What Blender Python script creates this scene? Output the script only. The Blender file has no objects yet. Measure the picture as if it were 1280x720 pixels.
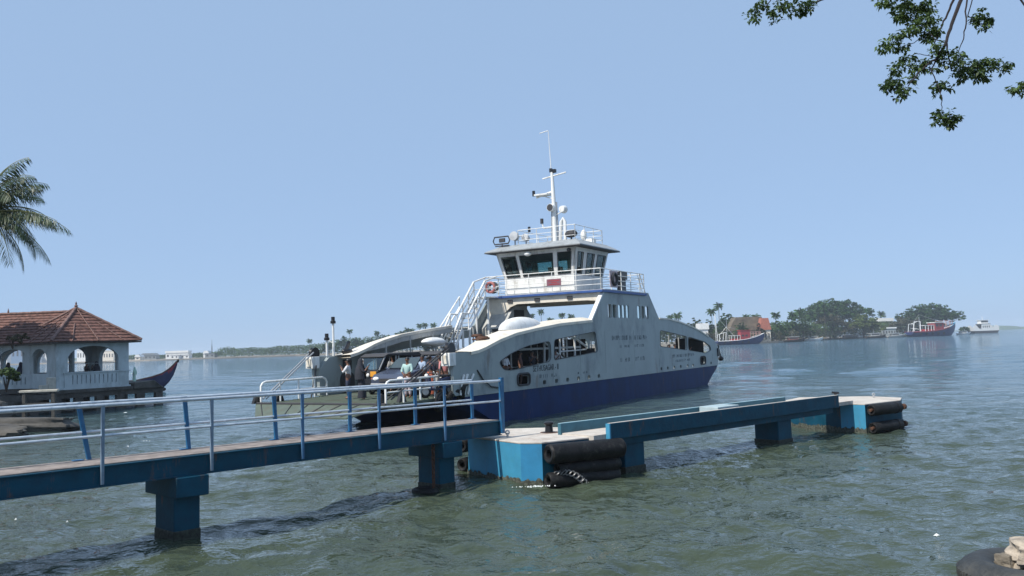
import bpy, math, random
import numpy as np
from mathutils import Vector, Matrix
R = math.radians
rnd = random.Random(7)
NP = np.random.RandomState(7)
scene = bpy.context.scene
col = scene.collection

# ------------------------------------------------------------------ camera
F_PX = 1050.0; CAM_H = 3.55
ROLL = math.atan(.033); PITCH = math.atan(71 * math.cos(ROLL) / F_PX)
cam = bpy.data.cameras.new('camera'); cam_o = bpy.data.objects.new('camera', cam); col.objects.link(cam_o)
cam.sensor_width = 36; cam.lens = 36 * F_PX / 1280; cam.clip_start = .1; cam.clip_end = 30000
_F = Vector((0, math.cos(PITCH), math.sin(PITCH))); _U0 = Vector((0, -math.sin(PITCH), math.cos(PITCH))); _R0 = Vector((1, 0, 0))
_R = math.cos(ROLL) * _R0 - math.sin(ROLL) * _U0; _U = math.sin(ROLL) * _R0 + math.cos(ROLL) * _U0
cam_o.matrix_world = Matrix(((_R.x, _U.x, -_F.x, 0), (_R.y, _U.y, -_F.y, 0), (_R.z, _U.z, -_F.z, CAM_H), (0, 0, 0, 1)))
scene.camera = cam_o
# ------------------------------------------------------------------ light
SUN_DIR = Vector((-.78, -.62, 0)).normalized(); SUN_EL = R(52)
world = bpy.data.worlds.new('World'); scene.world = world; world.use_nodes = True
wn = world.node_tree; wn.nodes.clear()
sky = wn.nodes.new('ShaderNodeTexSky'); sky.sky_type = 'NISHITA'; sky.sun_disc = False
sky.sun_elevation = SUN_EL; sky.sun_rotation = math.atan2(SUN_DIR.x, SUN_DIR.y)
sky.air_density = .6; sky.dust_density = 1.0; sky.ozone_density = 3.0; sky.altitude = 0
hs = wn.nodes.new('ShaderNodeHueSaturation'); hs.inputs['Saturation'].default_value = 1.0
veil = wn.nodes.new('ShaderNodeMix'); veil.data_type = 'RGBA'; veil.inputs['Factor'].default_value = .78; veil.inputs['B'].default_value = (2.85, 4.12, 6.05, 1)   # even humid-air veil over the sky
bg = wn.nodes.new('ShaderNodeBackground'); bg.inputs[1].default_value = .1
wo = wn.nodes.new('ShaderNodeOutputWorld')
wn.links.new(sky.outputs[0], hs.inputs['Color']); wn.links.new(hs.outputs[0], veil.inputs['A']); wn.links.new(veil.outputs['Result'], bg.inputs[0]); wn.links.new(bg.outputs[0], wo.inputs[0])
sl = bpy.data.lights.new('sun', 'SUN'); sl.energy = 3.7; sl.angle = R(.5); sl.color = (1, .95, .86)
so = bpy.data.objects.new('sun', sl); col.objects.link(so)
sv = Vector((SUN_DIR.x * math.cos(SUN_EL), SUN_DIR.y * math.cos(SUN_EL), math.sin(SUN_EL)))
so.rotation_euler = sv.to_track_quat('Z', 'Y').to_euler(); so.location = (-40, -40, 80)
scene.view_settings.view_transform = 'Standard'; scene.view_settings.look = 'None'
scene.view_settings.exposure = 0.5; scene.view_settings.gamma = 1
scene.cycles.max_bounces = 6; scene.cycles.volume_bounces = 2; scene.cycles.transparent_max_bounces = 12

def px_ray(x, y):
    d = _F * F_PX + _R * (x - 640) - _U * (y - 360)
    return d / d.y
def at(x, y, Y):                      # real point at depth Y
    p = px_ray(x, y) * Y; return Vector((p.x, Y, p.z + CAM_H))
def on_z(x, y, z):                    # real point at height z
    d = px_ray(x, y); t = (z - CAM_H) / d.z; return Vector((d.x * t, t, z))

# ------------------------------------------------------------------ materials
def lin(h):
    h = h.lstrip('#'); c = [int(h[i:i + 2], 16) / 255 for i in (0, 2, 4)]
    return tuple(v / 12.92 if v <= .04045 else ((v + .055) / 1.055) ** 2.4 for v in c) + (1,)
MATS = {}
def mat(name, c, rough=.6, metal=0, var=.12, scale=3, bump=.0, bscale=30, spec=.5, stain=None, stain_amt=.5, stain_scale=1.2, stretch=(1, 1, 1), two=None, trans=0, rust=0, rust_scale=2.2):
    if name in MATS: return MATS[name]
    if isinstance(c, str): c = lin(c)
    if len(c) == 3: c = tuple(c) + (1,)
    m = bpy.data.materials.new(name); m.use_nodes = True; n = m.node_tree; L = n.links
    b = n.nodes['Principled BSDF']; b.inputs['Roughness'].default_value = rough; b.inputs['Metallic'].default_value = metal
    b.inputs['Specular IOR Level'].default_value = spec
    tc = n.nodes.new('ShaderNodeTexCoord'); mp = n.nodes.new('ShaderNodeMapping'); mp.inputs['Scale'].default_value = stretch
    L.new(tc.outputs['Object'], mp.inputs[0])
    nz = n.nodes.new('ShaderNodeTexNoise'); nz.inputs['Scale'].default_value = scale; nz.inputs['Detail'].default_value = 6; nz.inputs['Roughness'].default_value = .6
    L.new(mp.outputs[0], nz.inputs['Vector'])
    mx = n.nodes.new('ShaderNodeMix'); mx.data_type = 'RGBA'
    lo = tuple(v * (1 - var * 1.6) for v in c[:3]) + (1,); hi = tuple(min(1, v * (1 + var * 1.2)) for v in c[:3]) + (1,)
    if two: hi = lin(two) if isinstance(two, str) else tuple(two) + (1,)
    mx.inputs['A'].default_value = lo; mx.inputs['B'].default_value = hi
    cr = n.nodes.new('ShaderNodeMapRange'); cr.inputs[1].default_value = .3; cr.inputs[2].default_value = .7
    L.new(nz.outputs['Fac'], cr.inputs[0]); L.new(cr.outputs[0], mx.inputs['Factor'])
    out = mx.outputs['Result']
    if stain:
        n2 = n.nodes.new('ShaderNodeTexNoise'); n2.inputs['Scale'].default_value = stain_scale; n2.inputs['Detail'].default_value = 8; n2.inputs['Roughness'].default_value = .7
        mp2 = n.nodes.new('ShaderNodeMapping'); mp2.inputs['Scale'].default_value = stretch; mp2.inputs['Location'].default_value = (3.1, 1.7, 5.3)
        L.new(tc.outputs['Object'], mp2.inputs[0]); L.new(mp2.outputs[0], n2.inputs['Vector'])
        r2 = n.nodes.new('ShaderNodeMapRange'); r2.inputs[1].default_value = .52; r2.inputs[2].default_value = .68; r2.inputs[4].default_value = stain_amt
        L.new(n2.outputs['Fac'], r2.inputs[0])
        m2 = n.nodes.new('ShaderNodeMix'); m2.data_type = 'RGBA'; m2.inputs['B'].default_value = lin(stain) if isinstance(stain, str) else stain
        L.new(r2.outputs[0], m2.inputs['Factor']); L.new(out, m2.inputs['A']); out = m2.outputs['Result']
    if rust:
        n4 = n.nodes.new('ShaderNodeTexNoise'); n4.inputs['Scale'].default_value = rust_scale; n4.inputs['Detail'].default_value = 10; n4.inputs['Roughness'].default_value = .75
        mp4 = n.nodes.new('ShaderNodeMapping'); mp4.inputs['Scale'].default_value = (1, 1, .22); mp4.inputs['Location'].default_value = (7.3, 2.2, 1.1)
        L.new(tc.outputs['Object'], mp4.inputs[0]); L.new(mp4.outputs[0], n4.inputs['Vector'])
        r4 = n.nodes.new('ShaderNodeMapRange'); r4.inputs[1].default_value = .585; r4.inputs[2].default_value = .64; r4.inputs[4].default_value = rust
        L.new(n4.outputs['Fac'], r4.inputs[0]); m4 = n.nodes.new('ShaderNodeMix'); m4.data_type = 'RGBA'; m4.inputs['B'].default_value = (.13, .07, .04, 1)
        L.new(r4.outputs[0], m4.inputs['Factor']); L.new(out, m4.inputs['A']); out = m4.outputs['Result']
    L.new(out, b.inputs['Base Color'])
    if bump:
        n3 = n.nodes.new('ShaderNodeTexNoise'); n3.inputs['Scale'].default_value = bscale; n3.inputs['Detail'].default_value = 5
        L.new(tc.outputs['Object'], n3.inputs['Vector'])
        bp = n.nodes.new('ShaderNodeBump'); bp.inputs['Strength'].default_value = bump; bp.inputs['Distance'].default_value = .03
        L.new(n3.outputs['Fac'], bp.inputs['Height']); L.new(bp.outputs[0], b.inputs['Normal'])
    if trans:
        tr = n.nodes.new('ShaderNodeBsdfTranslucent'); L.new(out, tr.inputs[0]); ms = n.nodes.new('ShaderNodeMixShader'); ms.inputs[0].default_value = trans
        L.new(b.outputs[0], ms.inputs[1]); L.new(tr.outputs[0], ms.inputs[2]); L.new(ms.outputs[0], n.nodes['Material Output'].inputs[0])
    MATS[name] = m; return m
def glass(name, c, alpha=.5):
    m = bpy.data.materials.new(name); m.use_nodes = True; n = m.node_tree; n.nodes.clear(); L = n.links
    tr = n.nodes.new('ShaderNodeBsdfTransparent'); tr.inputs[0].default_value = c + (1,)
    g = n.nodes.new('ShaderNodeBsdfGlossy'); g.inputs['Roughness'].default_value = .03; g.inputs[0].default_value = (.8, .9, .9, 1)
    lw = n.nodes.new('ShaderNodeFresnel'); lw.inputs[0].default_value = 1.5
    ad = n.nodes.new('ShaderNodeMath'); ad.operation = 'ADD'; ad.inputs[1].default_value = alpha; L.new(lw.outputs[0], ad.inputs[0]); ad.use_clamp = True
    mx = n.nodes.new('ShaderNodeMixShader'); L.new(ad.outputs[0], mx.inputs[0]); L.new(tr.outputs[0], mx.inputs[1]); L.new(g.outputs[0], mx.inputs[2])
    o = n.nodes.new('ShaderNodeOutputMaterial'); L.new(mx.outputs[0], o.inputs[0]); MATS[name] = m; return m

M_white = mat('white paint', (.78, .78, .76), .45, rust=.35, rust_scale=1.5, var=.06, stain='#8c8577', stain_amt=.45, stain_scale=2.5, stretch=(1, 1, .35))
M_cream = mat('cream paint', (.72, .66, .56), .55, var=.06, stain='#9c8a6e', stain_amt=.4, stain_scale=1.5)
M_grey = mat('ferry grey paint', (.29, .33, .33), .42, rust=.45, rust_scale=1.6, var=.07, scale=.8, stain='#3d4952', stain_amt=.6, stain_scale=.38, stretch=(1, 1, .5), bump=.12, bscale=3)
M_greyin = mat('ferry inner paint', (.42, .42, .40), .5, var=.1, stain='#6b5a48', stain_amt=.4, stain_scale=3)
M_navy = mat('hull navy paint', (.003, .023, .098), .5, spec=.12, rust=.3, rust_scale=1.2, var=.2, scale=1.2, stain='#12233d', stain_amt=.6, stain_scale=1.5, stretch=(1, 1, .5))
M_blueedge = mat('blue trim paint', (.035, .09, .28), .45)
M_deck = mat('deck plate green', (.09, .115, .09), .65, var=.15, scale=2, stain='#55483a', stain_amt=.6, stain_scale=1.6, bump=.15, bscale=60)
M_black = mat('black rubber', (.010, .010, .011), .6, spec=.25, var=.4, bump=.35, bscale=14, stain='#4a4a46', stain_amt=.45, stain_scale=5)
M_blackpaint = mat('black paint', (.012, .012, .014), .35)
M_dark = mat('dark interior', (.04, .04, .045), .7)
M_cabshade = mat('interior shade black', (.016, .017, .02), .9, spec=.05)  # near-black colour standing for shade inside the galleries
M_red = mat('red paint', (.42, .03, .03), .45, stain='#5a2620', stain_amt=.3)
M_orange = mat('orange paint', (.7, .16, .03), .5)
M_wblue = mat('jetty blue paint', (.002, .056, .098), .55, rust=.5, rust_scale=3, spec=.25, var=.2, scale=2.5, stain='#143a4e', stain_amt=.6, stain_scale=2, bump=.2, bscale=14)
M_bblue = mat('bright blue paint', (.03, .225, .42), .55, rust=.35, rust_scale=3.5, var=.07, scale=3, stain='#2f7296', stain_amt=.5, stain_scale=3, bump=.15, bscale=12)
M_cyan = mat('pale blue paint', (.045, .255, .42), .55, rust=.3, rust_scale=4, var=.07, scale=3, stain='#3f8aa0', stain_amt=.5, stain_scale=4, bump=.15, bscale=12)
M_rail = mat('rail blue paint', (.015, .11, .24), .4, var=.15, scale=5, stain='#5a6670', stain_amt=.5, stain_scale=8)
M_railw = mat('rail galvanised', (.50, .56, .62), .32, var=.1, scale=6, stain='#5b6f86', stain_amt=.6, stain_scale=5, metal=.25)
M_railp = mat('rail post grey blue', (.17, .24, .32), .5, var=.15, scale=5, stain='#3f4a55', stain_amt=.5, stain_scale=6, rust=.4, rust_scale=6)
M_railb = mat('rail post blue', (.06, .16, .30), .5, var=.15, scale=5, stain='#4a5a68', stain_amt=.5, stain_scale=6, rust=.4, rust_scale=6)
M_rust = mat('rusty iron', (.10, .045, .025), .8, var=.4, scale=20, bump=.3)
M_conc = mat('concrete top', (.50, .46, .41), .85, var=.12, scale=2, stain='#8d7462', stain_amt=.6, stain_scale=1.5, bump=.3, bscale=25)
M_planks = mat('walkway concrete', (.235, .20, .18), .85, var=.25, scale=4, stain='#4b3d35', stain_amt=.6, stain_scale=2.5, bump=.4, bscale=20)
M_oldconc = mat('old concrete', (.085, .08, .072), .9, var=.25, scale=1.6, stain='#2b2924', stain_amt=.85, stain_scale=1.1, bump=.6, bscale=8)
M_algae = mat('barnacle band', (.035, .045, .035), .9, var=.5, scale=14, bump=.9, bscale=22, two=(.13, .14, .11))
M_wet = mat('wet dark weed', (.012, .016, .014), .7, var=.6, scale=16, bump=.6, bscale=20, two=(.05, .06, .045))
M_wall = mat('pavilion wall paint', (.47, .53, .55), .8, rust=.25, rust_scale=1.4, var=.1, scale=1.2, stain='#7c8582', stain_amt=.55, stain_scale=1.1, stretch=(1, 1, .5), bump=.15, bscale=10)
M_tile = mat('clay roof tile', (.15, .072, .056), .8, var=.45, scale=4, stain='#3a2420', stain_amt=.6, stain_scale=1.5, bump=.5, bscale=14)
M_tilecap = mat('clay ridge tile', (.19, .115, .10), .85, var=.3, scale=5, stain='#57443c', stain_amt=.6, stain_scale=3, bump=.5, bscale=12)
M_wood = mat('dark timber', (.045, .035, .03), .7, var=.3, scale=4)
M_skin = mat('brown skin', (.16, .075, .045), .5, var=.05)
M_hair = mat('black hair', (.012, .010, .010), .45)
M_rock = mat('weathered rock', (.40, .34, .27), .9, var=.25, scale=9, stain='#3a332a', stain_amt=.5, stain_scale=5, bump=.8, bscale=14)
M_chain = mat('chain steel', (.22, .22, .22), .5, metal=.5, var=.3, scale=20)
M_rope = mat('pale rope', (.5, .46, .38), .9)
M_steel = mat('galvanised steel', (.42, .43, .44), .4, metal=.4)
M_glass = glass('window glass', (.62, .78, .78), .10)
M_leafN = mat('near leaves', (.05, .10, .04), .5, var=.35, scale=3.5, two=(.12, .19, .06), trans=.3, spec=.3)
M_leafP = mat('palm leaflets', (.028, .058, .026), .45, var=.3, scale=2, two=(.07, .12, .045), trans=.15, spec=.4)
M_bark = mat('bark', (.07, .055, .045), .9, var=.3, scale=6, bump=.6, bscale=12)
M_ftree = [mat('far leaves deep', (.026, .058, .022), .7, var=.3, scale=.15, two=(.055, .12, .035), spec=.15),
           mat('far leaves mid', (.045, .085, .03), .7, var=.3, scale=.15, two=(.085, .15, .04), spec=.15),
           mat('far leaves olive', (.075, .075, .045), .7, var=.3, scale=.15, two=(.11, .11, .065), spec=.15),
           mat('far leaves yellow green', (.07, .10, .03), .7, var=.3, scale=.15, two=(.14, .19, .05), spec=.15)]
M_sand = mat('sandy shore', (.26, .23, .19), .9, var=.25, scale=.02, stain='#4a4a38', stain_amt=.6, stain_scale=.03)
M_bank = mat('shore earth', (.15, .13, .10), .9, var=.3, scale=.4, bump=.5, bscale=2)
def flat(name, c, rough=.6): return mat(name, c, rough, var=.06)

# ------------------------------------------------------------------ mesh builder
class MB:
    def __init__(s): s.v = []; s.f = []
    def add(s, vs, fs):
        o = len(s.v); s.v += [tuple(v) for v in vs]; s.f += [tuple(i + o for i in f) for f in fs]; return s
    def box(s, x0, x1, y0, y1, z0, z1, M=None):
        vs = [Vector((x, y, z)) for x in (x0, x1) for y in (y0, y1) for z in (z0, z1)]
        if M is not None: vs = [M @ v for v in vs]
        return s.add(vs, [(0, 1, 3, 2), (4, 6, 7, 5), (0, 4, 5, 1), (2, 3, 7, 6), (0, 2, 6, 4), (1, 5, 7, 3)])
    def prism(s, pts, a, b, fn):            # 2-D polygon pts swept from a to b; fn(u,v,t)->xyz
        n = len(pts); vs = [fn(u, v, a) for u, v in pts] + [fn(u, v, b) for u, v in pts]
        return s.add(vs, [tuple(range(n)), tuple(range(2 * n - 1, n - 1, -1))] + [(i, (i + n), (i + 1) % n + n, (i + 1) % n) for i in range(n)])
    def tube(s, pts, r, n=8, caps=True):
        pts = [Vector(p) for p in pts]; rs = r if isinstance(r, (list, tuple)) else [r] * len(pts); vs = []; fs = []
        up = None
        for i, p in enumerate(pts):
            d = (pts[min(i + 1, len(pts) - 1)] - pts[max(i - 1, 0)])
            if d.length < 1e-9: d = Vector((0, 0, 1))
            d.normalize()
            if up is None: up = Vector((0, 0, 1)) if abs(d.z) < .9 else Vector((1, 0, 0))
            a = up - d * up.dot(d)
            if a.length < 1e-4: a = d.orthogonal()
            a.normalize(); up = a; c = d.cross(a)
            for k in range(n):
                t = 2 * math.pi * k / n; vs.append(p + (a * math.cos(t) + c * math.sin(t)) * rs[i])
        for i in range(len(pts) - 1):
            for k in range(n):
                fs.append((i * n + k, i * n + (k + 1) % n, (i + 1) * n + (k + 1) % n, (i + 1) * n + k))
        if caps: fs.append(tuple(range(n - 1, -1, -1))); fs.append(tuple(range((len(pts) - 1) * n, len(pts) * n)))
        return s.add(vs, fs)
    def lathe(s, prof, c=(0, 0, 0), n=24, M=None, axis='z'):
        vs = []; fs = []; m = len(prof)
        for k in range(n):
            t = 2 * math.pi * k / n
            for r, z in prof:
                v = Vector((r * math.cos(t), r * math.sin(t), z))
                if axis == 'x': v = Vector((v.z, v.x, v.y))
                if axis == 'y': v = Vector((v.x, v.z, v.y))
                v = v + Vector(c)
                if M is not None: v = M @ v
                vs.append(v)
        for k in range(n):
            for i in range(m - 1):
                fs.append((k * m + i, ((k + 1) % n) * m + i, ((k + 1) % n) * m + i + 1, k * m + i + 1))
        return s.add(vs, fs)
    def torus(s, c, R_, r, axis='z', n=28, m=12, sq=1.0, M=None):
        prof = [(R_ + r * math.cos(2 * math.pi * i / m), sq * r * math.sin(2 * math.pi * i / m)) for i in range(m + 1)]
        return s.lathe(prof, c, n, M, axis)
    def ell(s, c, r, n=14, m=9, half=False, M=None):
        vs = []; fs = []; t0 = 0 if half else -math.pi / 2
        for i in range(m + 1):
            t = t0 + (math.pi / 2 - t0) * i / m
            for k in range(n):
                a = 2 * math.pi * k / n
                v = Vector((c[0] + r[0] * math.cos(t) * math.cos(a), c[1] + r[1] * math.cos(t) * math.sin(a), c[2] + r[2] * math.sin(t)))
                if M is not None: v = M @ v
                vs.append(v)
        for i in range(m):
            for k in range(n): fs.append((i * n + k, i * n + (k + 1) % n, (i + 1) * n + (k + 1) % n, (i + 1) * n + k))
        if half: fs.append(tuple(range(n - 1, -1, -1)))
        return s.add(vs, fs)
    def build(s, name, m, parent=None, smooth=False, bevel=0, ang=40):
        me = bpy.data.meshes.new(name); me.from_pydata(s.v, [], s.f); me.update()
        return link(name, me, m, parent, smooth, bevel, ang)
def link(name, me, m, parent=None, smooth=False, bevel=0, ang=40, recalc=True):
    if recalc:
        import bmesh
        b = bmesh.new(); b.from_mesh(me); bmesh.ops.recalc_face_normals(b, faces=b.faces); b.to_mesh(me); b.free()
    if smooth:
        me.shade_smooth(); me.set_sharp_from_angle(angle=R(ang))
    if m is not None and not me.materials: me.materials.append(m)
    o = bpy.data.objects.new(name, me); col.objects.link(o)
    if parent is not None: o.parent = parent
    if bevel:
        b = o.modifiers.new('bevel', 'BEVEL'); b.width = bevel; b.segments = 2; b.limit_method = 'ANGLE'; b.angle_limit = R(35)
    return o
def tag(o, label=None, cat=None, group=None, kind=None):
    if label: o['label'] = label
    if cat: o['category'] = cat
    if group: o['group'] = group
    if kind: o['kind'] = kind
    return o
def empty(name, loc, rz=0, label=None, cat=None, group=None, scale=1):
    o = bpy.data.objects.new(name, None); col.objects.link(o); o.location = loc; o.rotation_euler = (0, 0, rz); o.scale = (scale,) * 3
    o.empty_display_size = .2
    return tag(o, label, cat, group)
def copy_tree(o, loc=None, rz=None, parent=None, scale=None, **tags):
    c = o.copy(); col.objects.link(c); c.parent = parent
    for ch in list(o.children): copy_tree(ch, parent=c)
    if loc is not None: c.location = loc
    if rz is not None: c.rotation_euler = (0, 0, rz)
    if scale is not None: c.scale = scale if isinstance(scale, (tuple, list)) else (scale,) * 3
    for k, v in tags.items(): c[k] = v
    return c
def quads_mesh(name, V):                   # V: (n,4,3) array -> mesh of loose quads
    n = len(V); me = bpy.data.meshes.new(name)
    me.vertices.add(n * 4); me.loops.add(n * 4); me.polygons.add(n)
    me.vertices.foreach_set('co', V.reshape(-1)); me.loops.foreach_set('vertex_index', np.arange(n * 4, dtype=np.int32))
    me.polygons.foreach_set('loop_start', np.arange(0, n * 4, 4, dtype=np.int32))
    me.polygons.foreach_set('loop_total', np.full(n, 4, dtype=np.int32)); me.update(calc_edges=True); return me
def plate_mesh(name, outer, holes, t, fn):  # 2-D outline with real openings, thickness t; fn(u,v,w)->xyz, w in 0..t
    cu = bpy.data.curves.new(name, 'CURVE'); cu.dimensions = '2D'; cu.fill_mode = 'BOTH'; cu.extrude = t / 2
    for pl in [outer] + holes:
        sp = cu.splines.new('POLY'); sp.points.add(len(pl) - 1); sp.use_cyclic_u = True
        for i, (u, v) in enumerate(pl): sp.points[i].co = (u, v, 0, 1)
    o = bpy.data.objects.new('tmp', cu); col.objects.link(o)
    dg = bpy.context.evaluated_depsgraph_get(); me = bpy.data.meshes.new_from_object(o.evaluated_get(dg)); bpy.data.objects.remove(o); bpy.data.curves.remove(cu)
    for v in me.vertices: v.co = fn(v.co.x, v.co.y, v.co.z + t / 2)
    me.name = name; me.update(); return me
def rounded(pts, r, n=4):
    out = []; N = len(pts)
    for i in range(N):
        p = Vector(pts[i]); a = Vector(pts[i - 1]) - p; b = Vector(pts[(i + 1) % N]) - p
        ra = min(r, a.length * .45, b.length * .45); A = p + a.normalized() * ra; B = p + b.normalized() * ra
        for k in range(n + 1):
            t = k / n; q = A * (1 - t) ** 2 + p * 2 * t * (1 - t) + B * t * t; out.append((q.x, q.y))
    return out
def text_obj(s, size, m, parent, loc, rot, name='lettering', sx=1, ext=.004):
    cu = bpy.data.curves.new(name, 'FONT'); cu.body = s; cu.size = size; cu.extrude = ext; cu.align_x = 'LEFT'; cu.resolution_u = 2
    o = bpy.data.objects.new('tmp', cu); col.objects.link(o); dg = bpy.context.evaluated_depsgraph_get()
    me = bpy.data.meshes.new_from_object(o.evaluated_get(dg)); bpy.data.objects.remove(o); bpy.data.curves.remove(cu)
    for v in me.vertices: v.co.x *= sx
    me.name = name; me.materials.clear(); me.materials.append(m)
    q = bpy.data.objects.new(name, me); col.objects.link(q); q.parent = parent; q.location = loc; q.rotation_euler = rot; return q

# ------------------------------------------------------------------ water
def build_water():
    def axis(lo, hi, d0, mid0, mid1, g):
        xs = list(np.arange(mid0, mid1, d0)); d = d0
        while xs[-1] < hi: d *= g; xs.append(xs[-1] + d)
        d = d0; left = [xs[0]]
        while left[-1] > lo: d *= g; left.append(left[-1] - d)
        return np.array(left[::-1][:-1] + xs)
    X = axis(-3200, 3200, .10, -13, 17, 1.03); Y = axis(-300, 3200, .09, 8, 32, 1.022)
    gx, gy = np.meshgrid(X, Y); z = np.zeros_like(gx)
    cs = np.maximum(np.gradient(X)[None, :], np.gradient(Y)[:, None])
    rs = np.random.RandomState(3)
    for i in range(56):
        lam = .42 * (1.062 ** i) * rs.uniform(.9, 1.1); th = R(75) + rs.normal(0, .85)
        k = 2 * np.pi / lam; a = .0088 * lam ** .72 * rs.uniform(.6, 1.2) * (1 if lam < 1.6 else .62 if lam < 3 else .42)
        ph = k * (gx * np.cos(th) + gy * np.sin(th)) + rs.uniform(0, 6.28)
        ph = ph + .8 * np.sin(ph * .13 + gx * .21 + rs.uniform(0, 6)) 
        w = 1.15 - 2 * np.abs(np.sin(ph * .5)) ** 1.35 if i % 2 else np.sin(ph) + .22 * np.cos(2 * ph)
        z += a * w * np.clip(lam / (cs * 3.2) - .6, 0, 1)
    env = .75 + .35 * np.sin(gx * .11 + 1.3 * np.sin(gy * .07)) * np.sin(gy * .09 + .5 * np.sin(gx * .13))
    z *= env
    ny, nx = gx.shape; V = np.stack([gx, gy, z], -1).reshape(-1, 3)
    idx = np.arange(nx * ny).reshape(ny, nx); F = np.stack([idx[:-1, :-1], idx[:-1, 1:], idx[1:, 1:], idx[1:, :-1]], -1).reshape(-1, 4)
    me = bpy.data.meshes.new('water'); n = len(F); me.vertices.add(len(V)); me.loops.add(n * 4); me.polygons.add(n)
    me.vertices.foreach_set('co', V.reshape(-1)); me.loops.foreach_set('vertex_index', F.reshape(-1).astype(np.int32))
    me.polygons.foreach_set('loop_start', np.arange(0, n * 4, 4, dtype=np.int32)); me.polygons.foreach_set('loop_total', np.full(n, 4, dtype=np.int32))
    me.update(calc_edges=True); me.shade_smooth()
    m = bpy.data.materials.new('harbour water'); m.use_nodes = True; nt = m.node_tree; L = nt.links; b = nt.nodes['Principled BSDF']
    b.inputs['Roughness'].default_value = .05; b.inputs['IOR'].default_value = 1.333
    tc = nt.nodes.new('ShaderNodeTexCoord')
    def noise(scale, st=(1, 1, 1), det=4, ro=.55):
        mp = nt.nodes.new('ShaderNodeMapping'); mp.inputs['Scale'].default_value = st; L.new(tc.outputs['Object'], mp.inputs[0])
        q = nt.nodes.new('ShaderNodeTexNoise'); q.inputs['Scale'].default_value = scale; q.inputs['Detail'].default_value = det; q.inputs['Roughness'].default_value = ro
        L.new(mp.outputs[0], q.inputs['Vector']); return q
    big = noise(.05, (1, 1.6, 1), 5); mx = nt.nodes.new('ShaderNodeMix'); mx.data_type = 'RGBA'
    mx.inputs['A'].default_value = (.036, .050, .034, 1); mx.inputs['B'].default_value = (.058, .076, .051, 1)
    L.new(big.outputs['Fac'], mx.inputs['Factor']); L.new(mx.outputs['Result'], b.inputs['Base Color'])
    n1 = noise(3.2, (1, 1, 1), 4); n2 = noise(.55, (.9, 1.1, 1), 5, .6); n3 = noise(.07, (.7, 1.2, 1), 5, .6)
    b1 = nt.nodes.new('ShaderNodeBump'); b1.inputs['Strength'].default_value = .45; b1.inputs['Distance'].default_value = .08; L.new(n1.outputs['Fac'], b1.inputs['Height'])
    b2 = nt.nodes.new('ShaderNodeBump'); b2.inputs['Strength'].default_value = .75; b2.inputs['Distance'].default_value = .5; L.new(n2.outputs['Fac'], b2.inputs['Height']); L.new(b1.outputs[0], b2.inputs['Normal'])
    b3 = nt.nodes.new('ShaderNodeBump'); b3.inputs['Strength'].default_value = .5; b3.inputs['Distance'].default_value = 1.0; L.new(n3.outputs['Fac'], b3.inputs['Height']); L.new(b2.outputs[0], b3.inputs['Normal'])
    # out in the open channel the mesh carries no small waves any more: the chop continues as bump there
    n4 = noise(1.1, (1, 1, 1), 5, .6); sx_ = nt.nodes.new('ShaderNodeSeparateXYZ'); L.new(tc.outputs['Object'], sx_.inputs[0])
    mr = nt.nodes.new('ShaderNodeMapRange'); mr.inputs[1].default_value = 26; mr.inputs[2].default_value = 110; mr.inputs[3].default_value = .1; mr.inputs[4].default_value = 1.0; L.new(sx_.outputs[1], mr.inputs[0])
    b4 = nt.nodes.new('ShaderNodeBump'); b4.inputs['Distance'].default_value = .75; L.new(mr.outputs[0], b4.inputs['Strength']); L.new(n4.outputs['Fac'], b4.inputs['Height']); L.new(b3.outputs[0], b4.inputs['Normal'])
    L.new(b4.outputs[0], b.inputs['Normal'])
    # base colour turns teal with distance: reflected sky and haze painted in
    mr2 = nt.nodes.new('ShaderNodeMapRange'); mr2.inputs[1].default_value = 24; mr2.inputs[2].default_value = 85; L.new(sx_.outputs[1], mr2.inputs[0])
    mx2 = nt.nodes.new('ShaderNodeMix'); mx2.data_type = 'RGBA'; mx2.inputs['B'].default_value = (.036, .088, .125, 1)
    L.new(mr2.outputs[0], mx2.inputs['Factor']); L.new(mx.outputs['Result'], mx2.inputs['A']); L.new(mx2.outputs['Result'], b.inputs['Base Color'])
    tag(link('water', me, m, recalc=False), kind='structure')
build_water()

# ------------------------------------------------------------------ haze: even air between here and the far shores
def build_haze():
    mb = MB(); mb.box(-3400, 3400, -450, 3400, -4.0, 30)
    m = bpy.data.materials.new('hazy air'); m.use_nodes = True; n = m.node_tree; n.nodes.clear()
    pv = n.nodes.new('ShaderNodeVolumePrincipled'); pv.inputs['Density'].default_value = .00022; pv.inputs['Color'].default_value = (.80, .89, 1, 1)
    pv.inputs['Anisotropy'].default_value = 0
    o = n.nodes.new('ShaderNodeOutputMaterial'); n.links.new(pv.outputs[0], o.inputs['Volume'])
    tag(mb.build('haze', m), kind='stuff')
build_haze()

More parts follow.
